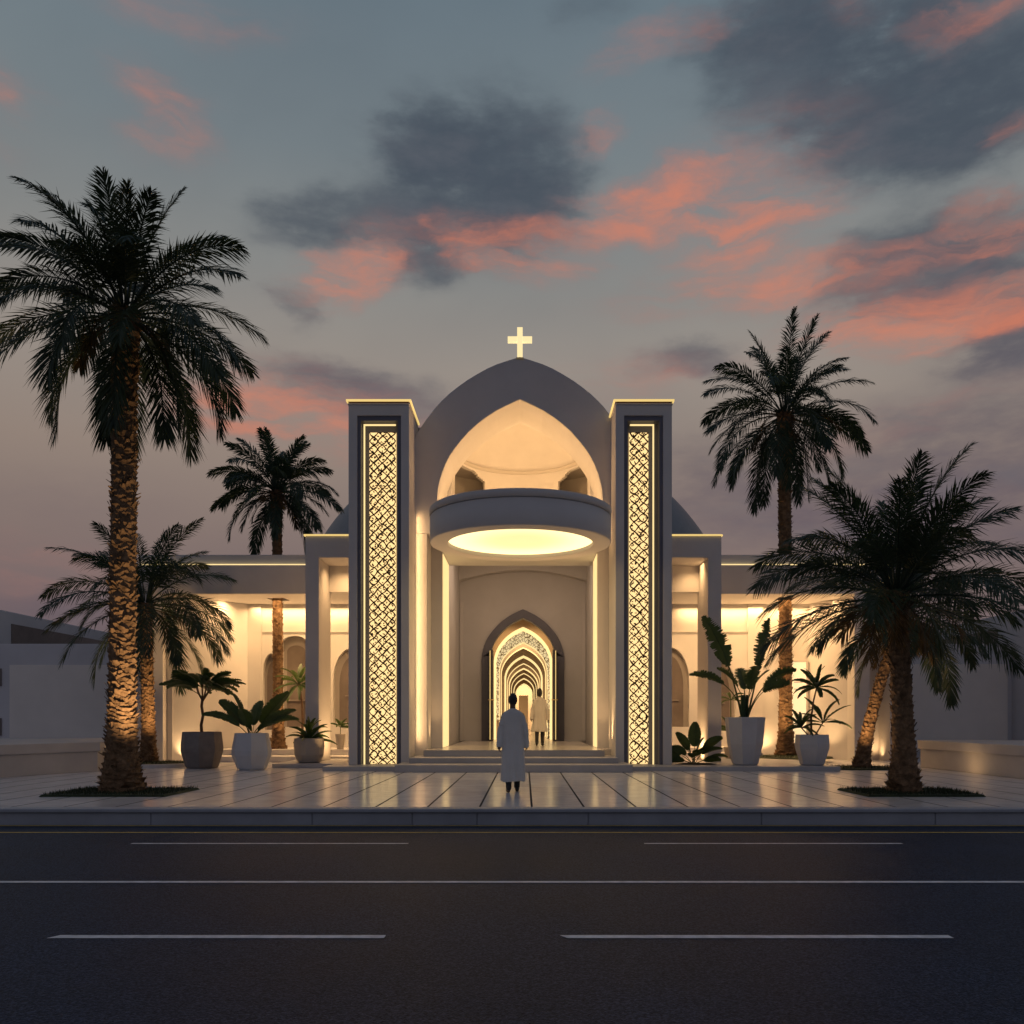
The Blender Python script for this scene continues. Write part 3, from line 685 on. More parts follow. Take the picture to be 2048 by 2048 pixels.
# wings
def wing(side):
    s = side
    X = lambda a, b: (min(s*a, s*b), max(s*a, s*b))
    xin = 4.4; xo = 12.1 if s < 0 else 11.40
    yf = 27.3; wy = 29.7; zs = 5.22
    zf = .35 if s < 0 else .116
    palmx, palmy = (-8.05, 28.55) if s < 0 else (8.45, 28.35)
    a, b = X(xin, xo)
    w = part('wing_fascia', MB().box(a, b, yf, yf+.3, zs, 6.12), PLASTER2, bevel=.01, label='roof beam of the left wing' if s < 0 else 'roof beam of the right wing')
    sub('parapet', MB().box(a+.01, b-.01, yf+.10, yf+.34, 6.123, 6.46), SIDEWALL, w, bevel=.01)
    sub('fascia_light_line', MB().box(a+.02, b-.02, yf+.02, yf+.09, 6.121, 6.155), E_STRIP, w)
    # soffit slab with an opening the palm grows through
    hx0, hx1, hy0, hy1 = palmx-.30, palmx+.30, palmy-.32, palmy+.32
    sub('roof_slab', MB().box(a, hx0, yf+.302, wy, zs+.001, zs+.25).box(hx1, b, yf+.302, wy, zs+.001, zs+.25).box(hx0, hx1, yf+.302, hy0, zs+.001, zs+.25).box(hx0, hx1, hy1, wy, zs+.001, zs+.25), PLASTER2, w)
    # back wall with arched openings
    if s < 0:
        holes = [round_arch(-8.62, .28, 3.55, .95, rise=.7), round_arch(-7.83, .42, 4.15, 1.05, rise=.25), round_arch(-5.85, .66, 3.75, 1.2, rise=1.1)]
    else:
        holes = [round_arch(4.95, .62, 3.75, 1.05, rise=1.15), round_arch(6.55, .60, 3.35, .95, rise=1.0)]
    bw = part('wing_back_wall', plate(wall_rect(*X(4.05, 9.45 if s < 0 else 11.3), .0, zs), [h[::-1] for h in holes], wy, wy+.25), PLASTER, bevel=0)
    for h in holes:
        cx = sum(p[0] for p in h)/len(h); xs_ = [p[0] for p in h]; zs_ = [p[1] for p in h]
        wdw = sub('arched_window', MB().box(min(xs_)-.03, max(xs_)+.03, wy+.262, wy+.34, min(zs_)-.1, max(zs_)+.1), DARK, bw)
        sub('arch_reveal', arch_band(h, [(cx+(x-cx)*.76, min(zs_)+(z-min(zs_))*.90) for x, z in h], wy+.251, wy+.260), GREYIN, bw)
        sub('window_shelf', MB().box(cx-.3, cx+.3, wy+.20, wy+.2505, min(zs_)+.9, min(zs_)+.93), GREYIN, bw)
    x0_, x1_ = X(xin+.3, 8.9 if s < 0 else 7.9)
    sub('wall_groove_trim', MB().box(x0_, x1_, wy-.02, wy-.001, 4.26, 4.29), GREYARCH, bw)
    if s < 0:
        # pilaster edges near the diagonal
        sub('wall_pilaster', MB().box(-9.40, -8.95, wy-.06, wy-.001, zf, 5.2), PLASTER2, bw)
        dg = [(-11.15, 27.6), (-9.35, 29.7), (-9.55, 29.9), (-11.35, 27.75)]
        dw = part('wing_diagonal_wall', MB().hull(dg, dg, 0, zs), PLASTER, bevel=0)
        part('wing_end_post', MB().box(-12.1, -11.3, yf+.002, 28.2, 0, zs-.001), PLASTER2, bevel=.01)
        part('wing_end_post', MB().box(-11.29, -11.12, yf+.3, 27.7, 0, zs-.001), PLASTER2, bevel=.006)
        part('wing_steps', MB().box(-9.9, -4.5, 26.55, 29.7, 0, .175).box(-9.8, -4.5, 27.75, 29.7, .175, .349), PLASTER2, bevel=.01)
        area_light('wing_cove_light', (-7.4, 29.45, 5.17), (0, -.05, -1), 3.6, .10, 95, WARM, 155)
        area_light('wing_cove_light', (-9.75, 28.75, 5.16), (-.3, .1, -1), .3, .9, 28, WARM, 160)
        spot_light('wing_uplight', (-9.55, 28.9, .22), (-10.0, 29.6, 3), 190, 120, 1, r=.1)
        spot_light('wing_uplight', (-10.75, 27.75, .06), (-10.9, 28.3, 3), 70, 110, 1, r=.1)
        area_light('wing_ceiling_light', (-7.8, 28.2, 5.15), (0, .1, -1), 3.5, .5, 88)
    else:
        sub('wall_pilaster', MB().box(7.55, 8.05, wy-.06, wy-.001, zf, 5.2), PLASTER2, bw)
        dg = [(9.92, 29.0), (10.32, 27.75), (10.42, 27.85), (10.1, 29.1)]
        part('wing_end_post', MB().box(10.28, 10.76, yf+.002, 28.4, 0, zs-.001), PLASTER2, bevel=.01)
        part('wing_bay_wall', MB().box(10.76, 11.40, 28.2, 28.45, 0, zs-.001).box(11.40, 11.5, yf+.001, 28.2, 0, zs-.001), PLASTER2, bevel=0)
        part('wing_diagonal_wall', MB().hull([(9.62, 29.7), (10.28, 27.9), (10.28, 28.4), (9.9, 29.7)], [(9.62, 29.7), (10.28, 27.9), (10.28, 28.4), (9.9, 29.7)], 0, zs), PLASTER, bevel=0)
        part('wing_steps', MB().box(4.4, 7.5, 27.6, 29.7, .1, .25).box(4.4, 7.5, 28.4, 29.7, .25, .40), PLASTER2, bevel=.01)
        bwin = sub('lit_doorway', MB().box(9.02, 9.52, wy-.07, wy-.03, .45, 2.9+.35), E_ROOM, bw)
        sub('doorway_frame', MB().box(9.52, 9.58, wy-.10, wy-.001, .1, 3.3).box(8.96, 9.02, wy-.10, wy-.001, .1, 3.3).box(9.02, 9.52, wy-.10, wy-.001, 3.25, 3.3).box(9.1, 9.48, wy-.085, wy-.071, 2.55, 2.58).box(9.1, 9.48, wy-.085, wy-.071, 2.32, 2.35), GREYARCH, bw)
        area_light('wing_cove_light', (7.4, 29.45, 5.17), (0, -.05, -1), 4.4, .10, 112, WARM, 155)
        area_light('wing_ceiling_light', (8.4, 28.3, 5.15), (0, .1, -1), 3.5, .5, 88)
        spot_light('wing_uplight', (11.25, 27.85, .06), (11.1, 28.6, 3), 34, 120, 1, r=.1)
        spot_light('wing_uplight', (9.4, 28.2, .16), (10.0, 28.9, 3), 90, 110, 1, r=.1)
        spot_light('wing_uplight', (8.1, 29.3, .16), (8.0, 29.9, 3), 90, 120, 1, r=.1)
    for ux in ((6.9, 8.4, 10.2) if s < 0 else (6.6, 8.0, 9.6)):  # added spots without fixtures, brightening wing fascia and porch front
        spot_light('facade_fill_spot', (s*ux, 25.6, .14), (s*ux, 27.3, 5.6), 95, 62, 1, r=.06)
    spot_light('facade_fill_spot', (s*5.3, 23.55, .16), (s*5.5, 24.5, 4.5), 50, 70, 1, r=.06)
    # uplight inside the porch on its outer jamb and back
    px = -5.45 if s < 0 else 4.9
    spot_light('porch_uplight', (s*4.75+(0), 25.2, .18), (s*6.0, 25.5, 1.6), 130, 110, 1, r=.08)
    area_light('porch_ceiling_light', (s*5.1, 27.6, 5.0), (0, .3, -1), 1.2, .6, 75)
    area_light('porch_ceiling_light', (s*5.1, 25.3, 5.79), (0, 0, -1), .9, .5, 26)
wing(-1); wing(1)

# large dome behind
dm = MB(); Rd, yd, xd, zd = 11.7, 46.5, -.55, 4.27
dm.lathe([(Rd*cos(t), zd+Rd*sin(t)) for t in [asin_/40*pi/2 for asin_ in range(3, 41)]], xd, yd, 96)
part('main_dome', dm, mat('dome_lead', (.16, .17, .2), .5, bump=.1, bscale=10, var=.1), bevel=0, smooth=True)
part('nave_block', MB().box(-12.4, -2.71, 30.2, 60, 0, 5.3), PLASTER, bevel=0)
part('nave_block', MB().box(2.54, 11.5, 30.2, 60, 0, 5.3), PLASTER, bevel=0)

# ------------------------------------------------------------------ neighbouring buildings and low walls
lb = thing('house', 'plain grey flat-roofed building at the left edge with a big pale wall panel', 'building', (-17, 30, 0))
meshobj('front_wall', MB().box(-30, -12.3, 30.0, 30.6, 0, 3.9), SIDEWALL, lb, bevel=.02)
meshobj('wall_panel', MB().box(-17.62, -13.6, 29.9, 29.998, .2, 3.17), SIDEPANEL, lb, bevel=.01)
meshobj('upper_storey', MB().box(-30, -18.5, 30.601, 60, 0, 5.18).box(-18.5, -17.9, 45, 60, 0, 5.18), SIDEWALL, lb, bevel=.02)
meshobj('roof_recess', MB().box(-18.499, -18.47, 31.5, 44, 3.0, 4.75), DARK, lb)
for z in (2.45, .75):
    w_ = meshobj('window', MB().box(-19.3, -17.94, 29.96, 29.999, z, z+.60), DARK, lb)
meshobj('courtyard_wall', MB().box(-18.4, -12.4, 44, 44.3, 0, 3.6), SIDEWALL, lb)
rb = thing('house', 'plain grey flat-roofed building at the right edge beyond the palms', 'building', (17, 30, 0))
meshobj('front_wall', MB().box(11.7, 16.70, 30.0, 30.6, 0, 3.9), SIDEWALL, rb, bevel=.02)
meshobj('wall_panel', MB().box(12.1, 16.50, 29.9, 29.998, .2, 3.2), SIDEPANEL, rb, bevel=.01)
meshobj('upper_storey', MB().box(16.701, 30, 24, 60, 0, 4.98), SIDEWALL, rb, bevel=.02)
meshobj('roof_recess', MB().box(16.67, 16.700, 30.9, 44, 3.0, 4.50), DARK, rb)
LOWW = mat('bench_wall', (.50, .47, .45), .55, bump=.15, bscale=50, var=.07, vscale=1.5)
def wall_line(name, label, pts, th):
    t = thing(name, label, 'low wall', (pts[0][0], pts[0][1], 0))
    def off(d0, d1):
        L_ = []; R_ = []
        for i, p in enumerate(pts):
            a = pts[max(i-1, 0)]; b = pts[min(i+1, len(pts)-1)]; dx, dy = b[0]-a[0], b[1]-a[1]; l = sqrt(dx*dx+dy*dy)
            nx, ny = dy/l, -dx/l
            L_.append((p[0]+nx*d0, p[1]+ny*d0)); R_.append((p[0]+nx*d1, p[1]+ny*d1))
        return L_, R_
    def build(d0, d1, z0, z1):
        q = MB(); A, B = off(d0, d1)
        q.rings([[(A[i][0], A[i][1], z0), (B[i][0], B[i][1], z0), (B[i][0], B[i][1], z1), (A[i][0], A[i][1], z1)] for i in range(len(pts))])
        bm = bmesh.new(); me = bpy.data.meshes.new('t'); me.from_pydata(q.v, [], q.f); bm.from_mesh(me); bmesh.ops.recalc_face_normals(bm, faces=bm.faces); return bm
    meshobj('wall_body', build(0, th, 0, .50), LOWW, t, bevel=.01)
    meshobj('coping', build(.06 if th < 0 else -.06, th, .501, .73), LOWW, t, bevel=.012)
# offset is towards the outside of the plaza
wall_line('low_wall', 'low pale bench wall with coping at the left edge, behind the tallest palm', [(-13.2, 15.2), (-12.4, 17.2), (-11.6, 19.3), (-11.05, 20.8), (-10.72, 22.2), (-10.75, 23.2)], -1.6) if False else None
def straight_wall(label, poly, polyc):
    t = thing('low_wall', label, 'low wall', (poly[0][0], poly[0][1], 0))
    meshobj('wall_body', MB().hull(poly, poly, 0, .50), LOWW, t, bevel=.01)
    meshobj('coping', MB().hull(polyc, polyc, .501, .73), LOWW, t, bevel=.012)
straight_wall('low pale bench wall with coping at the left edge, behind the tallest palm', [(-20, 12.9), (-14.1, 12.9), (-10.75, 22.0), (-12.4, 27.0), (-20, 27)], [(-20, 12.9), (-14.03, 12.9), (-10.68, 22.0), (-12.33, 27.0), (-20, 27)])
straight_wall('low pale bench wall with coping at the right edge of the plaza', [(20, 12.9), (20, 23.9), (10.80, 23.9), (10.80, 12.9)], [(20, 12.9), (20, 23.95), (10.74, 23.95), (10.74, 12.9)])

# ------------------------------------------------------------------ vegetation
def leaf_mat(name, c, c2, rough=.5):
    m = mat(name, c, rough, var=.35, vscale=2.5, var2=c2, spec=.35)
    nt = m.node_tree; b = nt.nodes['Principled BSDF']; L = nt.links.new
    tr = nd(nt, 'ShaderNodeBsdfTranslucent', ins={'Color': (c2[0]*1.5, c2[1]*1.5, c2[2]*.8, 1)}); mx = nd(nt, 'ShaderNodeMixShader'); mx.inputs[0].default_value = .18
    out = nt.nodes['Material Output']; L(b.outputs[0], mx.inputs[1]); L(tr.outputs[0], mx.inputs[2]); L(mx.outputs[0], out.inputs[0]); return m
PALMLEAF = leaf_mat('palm_leaf', (.020, .050, .034), (.046, .076, .042))
PALMLEAF2 = leaf_mat('palm_leaf_near', (.022, .054, .036), (.055, .080, .042))
DRYLEAF = leaf_mat('dry_palm_leaf', (.085, .052, .022), (.13, .085, .035))
POTLEAF = leaf_mat('pot_leaf', (.024, .062, .026), (.065, .105, .034), .42)
STEMM = mat('plant_stem', (.10, .055, .03), .7, bump=.3, bscale=40, var=.3, vscale=8)
TRUNK = mat('palm_trunk', (.21, .130, .072), .85, bump=.6, bscale=45, var=.55, vscale=9, bdist=.02, spec=.2)

def frond(q, base, az, e0, L, droop, rng, nl=44, lw=.30, bare=.2, twist=0, blade=.018):
    roll = rng.choice((-1, 1))*rng.uniform(.25, .95); side0 = Vector((-sin(az), cos(az), 0))
    N = 22; pts = [Vector(base)]; tans = []; el = e0; bend = rng.uniform(-.16, .16)
    for i in range(N):
        t = i/N; el = max(e0 - droop*(t**1.35), -1.50)
        a = az + bend*t
        d = Vector((cos(a)*cos(el), sin(a)*cos(el), sin(el)))
        tans.append(d.copy()); pts.append(pts[-1] + d*(L/N))
    tans.append(d)
    q.tube(pts, [.022*(1-.85*i/N)+.002 for i in range(N+1)], 4)
    def at(t):
        x = t*N; i = min(int(x), N-1); f = x-i
        return pts[i].lerp(pts[i+1], f), tans[i].lerp(tans[i+1], f).normalized()
    for j in range(nl):
        t = bare + (1-bare)*(j+.5)/nl
        p, tg = at(t)
        sd = side0 - tg*side0.dot(tg); sd.normalize()
        up = sd.cross(tg)
        if up.z < 0: up = -up
        rl = roll*(.3+.7*t); sd, up = sd*cos(rl)+up*sin(rl), up*cos(rl)-sd*sin(rl)
        u = (t-bare)/(1-bare)
        ln = lw*(.55+.75*sin(pi*min(1, .15+.80*u))**.8)*(1 if u < .8 else 1-(u-.8)*2.2)
        for s in (-1, 1):
            ang = radians(58 - 34*u + rng.uniform(-7, 7))
            rho = (.12 if j % 2 else .55) + rng.uniform(-.12, .12)
            v = tg*cos(ang) + (sd*(s*cos(rho)) + up*sin(rho))*sin(ang); v.normalize()
            l = ln*rng.uniform(.82, 1.1)
            g1 = Vector((0, 0, -.10*l)); g2 = Vector((0, 0, -.34*l - .05*l))
            a = p; b = p + v*(l*.5) + g1; c = p + v*l + g2*rng.uniform(.6, 1.3)
            w = v.cross(up); w.normalize(); w = (w*.8 + up*rng.uniform(-.4, .4)).normalized()*blade*rng.uniform(.8, 1.2)
            n = len(q.v)
            q.v += [tuple(a-w*.45), tuple(a+w*.45), tuple(b+w), tuple(b-w), tuple(c)]
            q.f += [(n, n+1, n+2, n+3), (n+3, n+2, n+4)]

def palm_trunk(path, radii, rings, rng, K=44, per=6, amp=.17):
    """trunk with overlapping frond-base ridges; path and radii are sampled by height 0..1"""
    q = MB(); sd = rng.uniform(0, 50)
    def samp(lst, t):
        x = t*(len(lst)-1); i = min(int(x), len(lst)-2); f = x-i; return lst[i]*(1-f) + lst[i+1]*f
    path = [Vector(p) for p in path]; R = []
    H = rings*per
    for i in range(H+1):
        t = i/H; c = samp(path, t); r0 = samp(radii, t); row = []
        for k in range(K):
            a = 2*pi*k/K
            warp = mnoise.noise(Vector((cos(a)*1.1+sd, sin(a)*1.1, t*rings*.25)))*.9 + mnoise.noise(Vector((cos(a)*4+sd, sin(a)*4, t*rings*.8)))*.35
            tot = t*rings + warp; idx = math.floor(tot); ph = tot-idx
            lobe = .5+.5*cos(a*4 + idx*2.4 + 1.5*mnoise.noise(Vector((cos(a)*2, sin(a)*2, idx*1.7+sd))))
            rag = mnoise.noise(Vector((cos(a)*7+sd, sin(a)*7, t*rings*1.4)))
            rr = r0*(1 + amp*(ph**2.0)*(.35+1.05*lobe) - amp*.5 + amp*.40*rag)
            row.append((c.x + rr*cos(a), c.y + rr*sin(a), c.z + ph*.02))
        R.append(row)
    q.rings(R); 
    # ragged frond-base stubs
    for s in range(int(rings*3.2)):
        t = rng.uniform(0.0, 1) ; c = samp(path, t); r0 = samp(radii, t); a = rng.uniform(0, 2*pi)
        o = Vector((cos(a), sin(a), 0)); tn = Vector((-sin(a), cos(a), 0)); p = c + o*r0*.97; w = r0*rng.uniform(.15, .35); h = rng.uniform(.04, .10)
        n = len(q.v); tip = p + o*rng.uniform(.03, .085)*min(1.3, r0/.22) + Vector((0, 0, h))
        q.v += [tuple(p-tn*w), tuple(p+tn*w), tuple(tip+tn*w*.45), tuple(tip-tn*w*.5), tuple(tip - o*.02 + Vector((0, 0, -.01)))]
        q.f += [(n, n+1, n+2, n+3), (n, n+3, n+4), (n+1, n+4, n+2)]
    return q
def palm(label, base, hub, r_base, r_mid, r_top, L, nf, seed, near=False, dm=1.0, group='palm trees around the church', elr=(-.75, 1.45), lw=.30, flare=.12, nl=44, upf=1.0, blade=.018, hubgap=0):
    rng = random.Random(seed); t = thing('palm_tree', label, 'palm tree', base, group)
    b = Vector(base); h = Vector(hub); H = h.z-b.z
    mid1 = b.lerp(h, .35) + Vector((.02*H*.3, 0, 0)); path = []
    ctrl = Vector((b.x + (h.x-b.x)*.25, b.y + (h.y-b.y)*.25, b.z + H*.5))
    for i in range(25):
        s = i/24; path.append(b*(1-s)**2 + ctrl*2*s*(1-s) + h*s*s)
    radii = []
    for i in range(41):
        s = i/40; z = s*H
        r = r_mid + (r_top-r_mid)*max(0, (s-.3)/.7) + (r_base-r_mid)*exp(-z/(.55 if H > 3 else .3))
        if s > .86: r += (s-.86)/.14*r_top*.22
        radii.append(r)
    spacing = .085 if near else .11
    meshobj('trunk', palm_trunk(path, radii, int(H/spacing), rng, K=56 if near else 36, per=7 if near else 5), TRUNK, t, smooth=False)
    q = MB()
    for i in range(nf):
        f = (i+.5)/nf; az = i*2.39996 + rng.uniform(-.25, .25)
        e0 = elr[0] + (elr[1]-elr[0])*(f**.82) + rng.uniform(-.10, .10)
        ll = L*rng.uniform(.86, 1.08)*(1.0 if e0 < .9 else .92*upf)
        dr = (1.05 if e0 > .9 else 1.35 if e0 > .2 else 1.15)*rng.uniform(.75, 1.2)*(.62 if e0 > 1.15 else 1)*dm
        off = Vector((cos(az), sin(az), 0))*r_top*.5
        frond(q, h + off + Vector((0, 0, (f-.5)*.25)), az, e0, ll, dr, rng, nl=nl, lw=lw, bare=.20, blade=blade)
    # hub of young spears and old boots
    for i in range(14):
        az = rng.uniform(0, 2*pi); e = rng.uniform(.9, 1.5); l = rng.uniform(.3, .7)
        p0 = h + Vector((cos(az)*.08, sin(az)*.08, -.1)); q.tube([p0, p0 + Vector((cos(az)*cos(e), sin(az)*cos(e), sin(e)))*l], [.03, .008], 5)
    meshobj('crown', q, PALMLEAF2 if near else PALMLEAF, t)
    q = MB(); r2 = random.Random(seed+500)
    for i in range(7):
        az = i*2*pi/7 + r2.uniform(-.4, .4)
        frond(q, h + Vector((cos(az), sin(az), 0))*r_top*.7 + Vector((0, 0, -.15)), az, r2.uniform(-.7, .1), L*r2.uniform(.38, .62), r2.uniform(.9, 1.4), r2, nl=26, lw=lw*.7, bare=.25, blade=blade)
    for i in range(int(24)):          # cut frond stubs under the crown
        az = r2.uniform(0, 2*pi); p0 = h + Vector((cos(az), sin(az), 0))*r_top*.75 + Vector((0, 0, -r2.uniform(.08, .55)))
        q.tube([p0, p0 + Vector((cos(az), sin(az), 1.1))*r2.uniform(.08, .2)], [.035*r_top/.2, .02*r_top/.2], 5)
    meshobj('dry_fronds', q, DRYLEAF, t)
    return t
def at(px, py, Y): return ((px-CX)*Y/F, Y, EYE + (HY-py)*Y/F)

palm('tallest palm, at the left front, its thick ridged trunk lit from the side', (-7.1, 15.4, 0), (-7.03, 15.4, 8.42), .42, .225, .20, 2.42, 50, 3, near=True, lw=.44, nl=80, blade=.0135, elr=(-.95, 1.45))
palm('mid-height palm standing behind the tallest trunk, beside the left wing end', (-10.75, 25.0, 0), (-10.85, 25.0, 4.6), .29, .175, .17, 2.95, 44, 8, lw=.42, nl=64, blade=.015, elr=(-.75, 1.4))
palm('slim palm growing through the roof of the left wing', (-8.05, 28.55, .33), (-8.1, 28.55, 8.75), .28, .165, .16, 2.15, 44, 21, lw=.34, nl=56, blade=.018)
palm('tall palm growing through the roof of the right wing', (8.45, 28.35, .1), (8.4, 28.35, 11.2), .38, .205, .21, 3.1, 50, 34, lw=.44, nl=64, blade=.018, elr=(-.95, 1.45))
palm('short stout palm in front at the right with a wide dark crown', (6.62, 15.25, 0), (6.46, 15.25, 3.5), .31, .165, .17, 2.55, 40, 47, near=True, lw=.46, nl=80, elr=(-.22, 1.40), blade=.0125, dm=.88)
palm('leaning palm whose trunk slants up behind the stout right palm', (8.95, 23.3, 0), (10.15, 23.3, 4.1), .26, .15, .15, 2.6, 30, 52, lw=.40, nl=50, blade=.022)

# grass beds
def grass_bed(label, outline, seed, z=.0, blades=900, inset=.04):
    rng = random.Random(seed); q = MB(); n = len(outline)
    cx = sum(p[0] for p in outline)/n; cy = sum(p[1] for p in outline)/n
    q.hull([(x, y) for x, y in outline], [(cx+(x-cx)*.97, cy+(y-cy)*.97) for x, y in outline], z+.001, z+.035)
    for i in range(blades):
        k = rng.randrange(n); a, b = outline[k], outline[(k+1) % n]; f = rng.random(); s = sqrt(rng.random())*.97
        x = cx + ((a[0]*(1-f)+b[0]*f)-cx)*s; y = cy + ((a[1]*(1-f)+b[1]*f)-cy)*s
        h = rng.uniform(.03, .075); th = rng.uniform(0, pi); dx, dy = cos(th)*.006, sin(th)*.006
        m = len(q.v); q.v += [(x-dx, y-dy, z+.03), (x+dx, y+dy, z+.03), (x+rng.uniform(-.03, .03), y+rng.uniform(-.03, .03), z+.03+h)]; q.f.append((m, m+1, m+2))
    o = meshobj('grass_bed', q, GRASS); tag(o, label, 'grass', kind='stuff'); return o
sq = lambda x0, x1, y0, y1: [(x0, y0), (x1, y0), (x1, y1), (x0, y1)]
circ = lambda cx, cy, rx, ry, n=36: [(cx+rx*cos(2*pi*i/n), cy+ry*sin(2*pi*i/n)) for i in range(n)]
grass_bed('square grass bed around the foot of the tallest palm', sq(-8.08, -5.98, 14.53, 16.1), 1, blades=2600)
grass_bed('square grass bed around the stout right palm', sq(5.7, 7.66, 14.53, 16.0), 2, blades=2600)
grass_bed('grass patch under the leaning palm', circ(8.75, 23.2, 1.15, .9), 3, blades=900)
grass_bed('round raised grass bed around the palm by the left wing end', circ(-10.3, 24.3, 1.05, 1.0), 4, z=.07, blades=900)
grass_bed('grass bed at the foot of the palm in the right wing', circ(8.3, 27.2, 1.2, 1.4), 5, z=.116, blades=900)
pc = MB(); ri = circ(-10.3, 24.3, 1.07, 1.02, 48); ro = circ(-10.3, 24.3, 1.19, 1.14, 48)
pc.rings([[(x, y, 0) for x, y in ro], [(x, y, .10) for x, y in ro], [(x, y, .10) for x, y in ri], [(x, y, 0) for x, y in ri]], False, False)
tag(meshobj('planter_curb', pc, PLASTER2, bevel=.01), 'thin pale curb ring around the raised grass bed on the left', 'curb')

# broad leaves and potted plants
def leaf(q, base, az, e0, L, W, droop, rng, serr=.0, petiole=.25, tear=0, fold=.25, N=16, roll=None):
    if roll is None: roll = rng.uniform(.35, 1.15)*(1 if cos(az) < 0 else -1)*abs(cos(az))
    pts = [Vector(base)]; el = e0
    tg = []
    for i in range(N):
        t = i/N; el = e0 - droop*t**1.5; d = Vector((cos(az)*cos(el), sin(az)*cos(el), sin(el))); tg.append(d); pts.append(pts[-1]+d*L/N)
    tg.append(d); side = Vector((-sin(az), cos(az), 0))
    q.tube(pts, [.010*(1-.7*i/N)*max(1, L) for i in range(N+1)], 5)
    M_ = N*3; rows = []
    for j in range(M_+1):
        u = j/M_; t = petiole + (1-petiole)*u; x = t*N; i = min(int(x), N-1); p = pts[i].lerp(pts[i+1], x-i); up = side.cross(tg[i]); 
        if up.z < 0: up = -up
        sdr = side*cos(roll) + up*sin(roll); up = up*cos(roll) - side*sin(roll)
        w = W*.5*(sin(pi*min(1, u*.92+.04))**.62)*(1-.25*u)
        row = []
        for s in (-1, 1):
            k = 1 - (serr*rng.random() if j % 2 else serr*.15*rng.random())
            if tear and rng.random() < tear: k *= .55
            row.append(p + sdr*(s*w*k) + up*(fold*w*k) + tg[i]*(w*.35*serr))
        rows.append((row[0], p, row[1]))
    n = len(q.v)
    for r in rows: q.v += [tuple(v) for v in r]
    for j in range(M_):
        a = n+3*j; q.f += [(a, a+1, a+4, a+3), (a+1, a+2, a+5, a+4)]
def rosette(q, base, n, L, W, e, droop, rng, serr=.3, azs=None, petiole=.25, tear=0):
    for i in range(n):
        az = (azs[i] if azs else i*2.39996) + rng.uniform(-.2, .2)
        e0 = e[0] + (e[1]-e[0])*((i+.5)/n) + rng.uniform(-.08, .08)
        leaf(q, base, az, e0, L*rng.uniform(.85, 1.12), W*rng.uniform(.85, 1.1), droop*rng.uniform(.7, 1.2), rng, serr, petiole, tear)
def feather(q, base, az, e0, L, W, droop, rng, n=26):
    frond(q, base, az, e0, L, droop, rng, nl=n, lw=W, bare=.16, blade=.026)
def pot_mesh(cx, cy, zb, prof, sides, rot=0, k=None):
    """faceted pot: prof = [(r,z)..] outside, then a wall and the inside"""
    q = MB(); rings = []
    top = prof[-1][0]
    full = prof + [(top-.035, prof[-1][1]), (top-.05, prof[-1][1]-.10)]
    for r, z in full: rings.append([(cx+r*cos(rot+2*pi*i/sides), cy+r*sin(rot+2*pi*i/sides), zb+z) for i in range(sides)])
    q.rings(rings, True, True); return q
POT_DARK = mat('taupe_pot', (.20, .175, .16), .7, bump=.3, bscale=50, var=.15, vscale=4)
POT_WHITE = mat('white_pot', (.52, .52, .54), .45, bump=.15, bscale=60, var=.06, vscale=3)
POT_SAND = mat('sand_pot', (.42, .38, .33), .6, bump=.2, bscale=60, var=.08, vscale=3)
def potted(label, loc, prof, sides, rot, m, grp='potted plants in front of the church'):
    t = thing('potted_plant', label, 'potted plant', loc, grp)
    meshobj('pot', pot_mesh(loc[0], loc[1], loc[2], prof, sides, rot), m, t, bevel=.012)
    r = prof[-1][0]-.06; zt = prof[-1][1]-.07
    s = MB(); s.hull([(loc[0]+r*cos(rot+2*pi*i/sides), loc[1]+r*sin(rot+2*pi*i/sides)) for i in range(sides)], [(loc[0]+r*cos(rot+2*pi*i/sides), loc[1]+r*sin(rot+2*pi*i/sides)) for i in range(sides)], loc[2]+zt-.05, loc[2]+zt)
    meshobj('soil', s, SOIL, t)
    return t, Vector((loc[0], loc[1], loc[2]+zt))
# A: taupe pot with a small tree
t, s0 = potted('dark taupe faceted pot with a small tree-like plant on a bare twisted stem', (-8.62, 23.35, 0), [(.38, 0), (.43, .06), (.54, .45), (.545, .55), (.50, .97)], 8, .2, POT_DARK)
rng = random.Random(61); q = MB(); hub = s0 + Vector((.02, 0, 1.0))
q.tube([s0+Vector((0, 0, -.05)), s0+Vector((-.02, 0, .25)), s0+Vector((.03, 0, .5)), s0+Vector((-.01, 0, .75)), hub], [.045, .04, .038, .036, .034], 8)
br = []
for i in range(9):
    az = i*2*pi/9+rng.uniform(-.2, .2); e = rng.uniform(.7, 1.3); l = rng.uniform(.25, .42); p = hub + Vector((cos(az)*cos(e), sin(az)*cos(e), sin(e)))*l
    q.tube([hub+Vector((0, 0, -.12)), hub.lerp(p, .5)+Vector((cos(az)*.04, sin(az)*.04, -.02)), p], [.02, .014, .010], 6); br.append((p, az))
meshobj('stem', q, STEMM, t); q = MB()
for p, az in br:
    for k in range(5): leaf(q, p, az+rng.uniform(-.7, .7), rng.uniform(-.1, .95), rng.uniform(.60, .9), .28, rng.uniform(.5, 1.1), rng, .6, .05, .1)
leaf(q, hub, pi, .6, 1.25, .26, .9, rng, .6, .25, .1); leaf(q, hub, 0, .65, 1.25, .26, 1.0, rng, .6, .25, .1)
meshobj('foliage', q, POTLEAF, t)
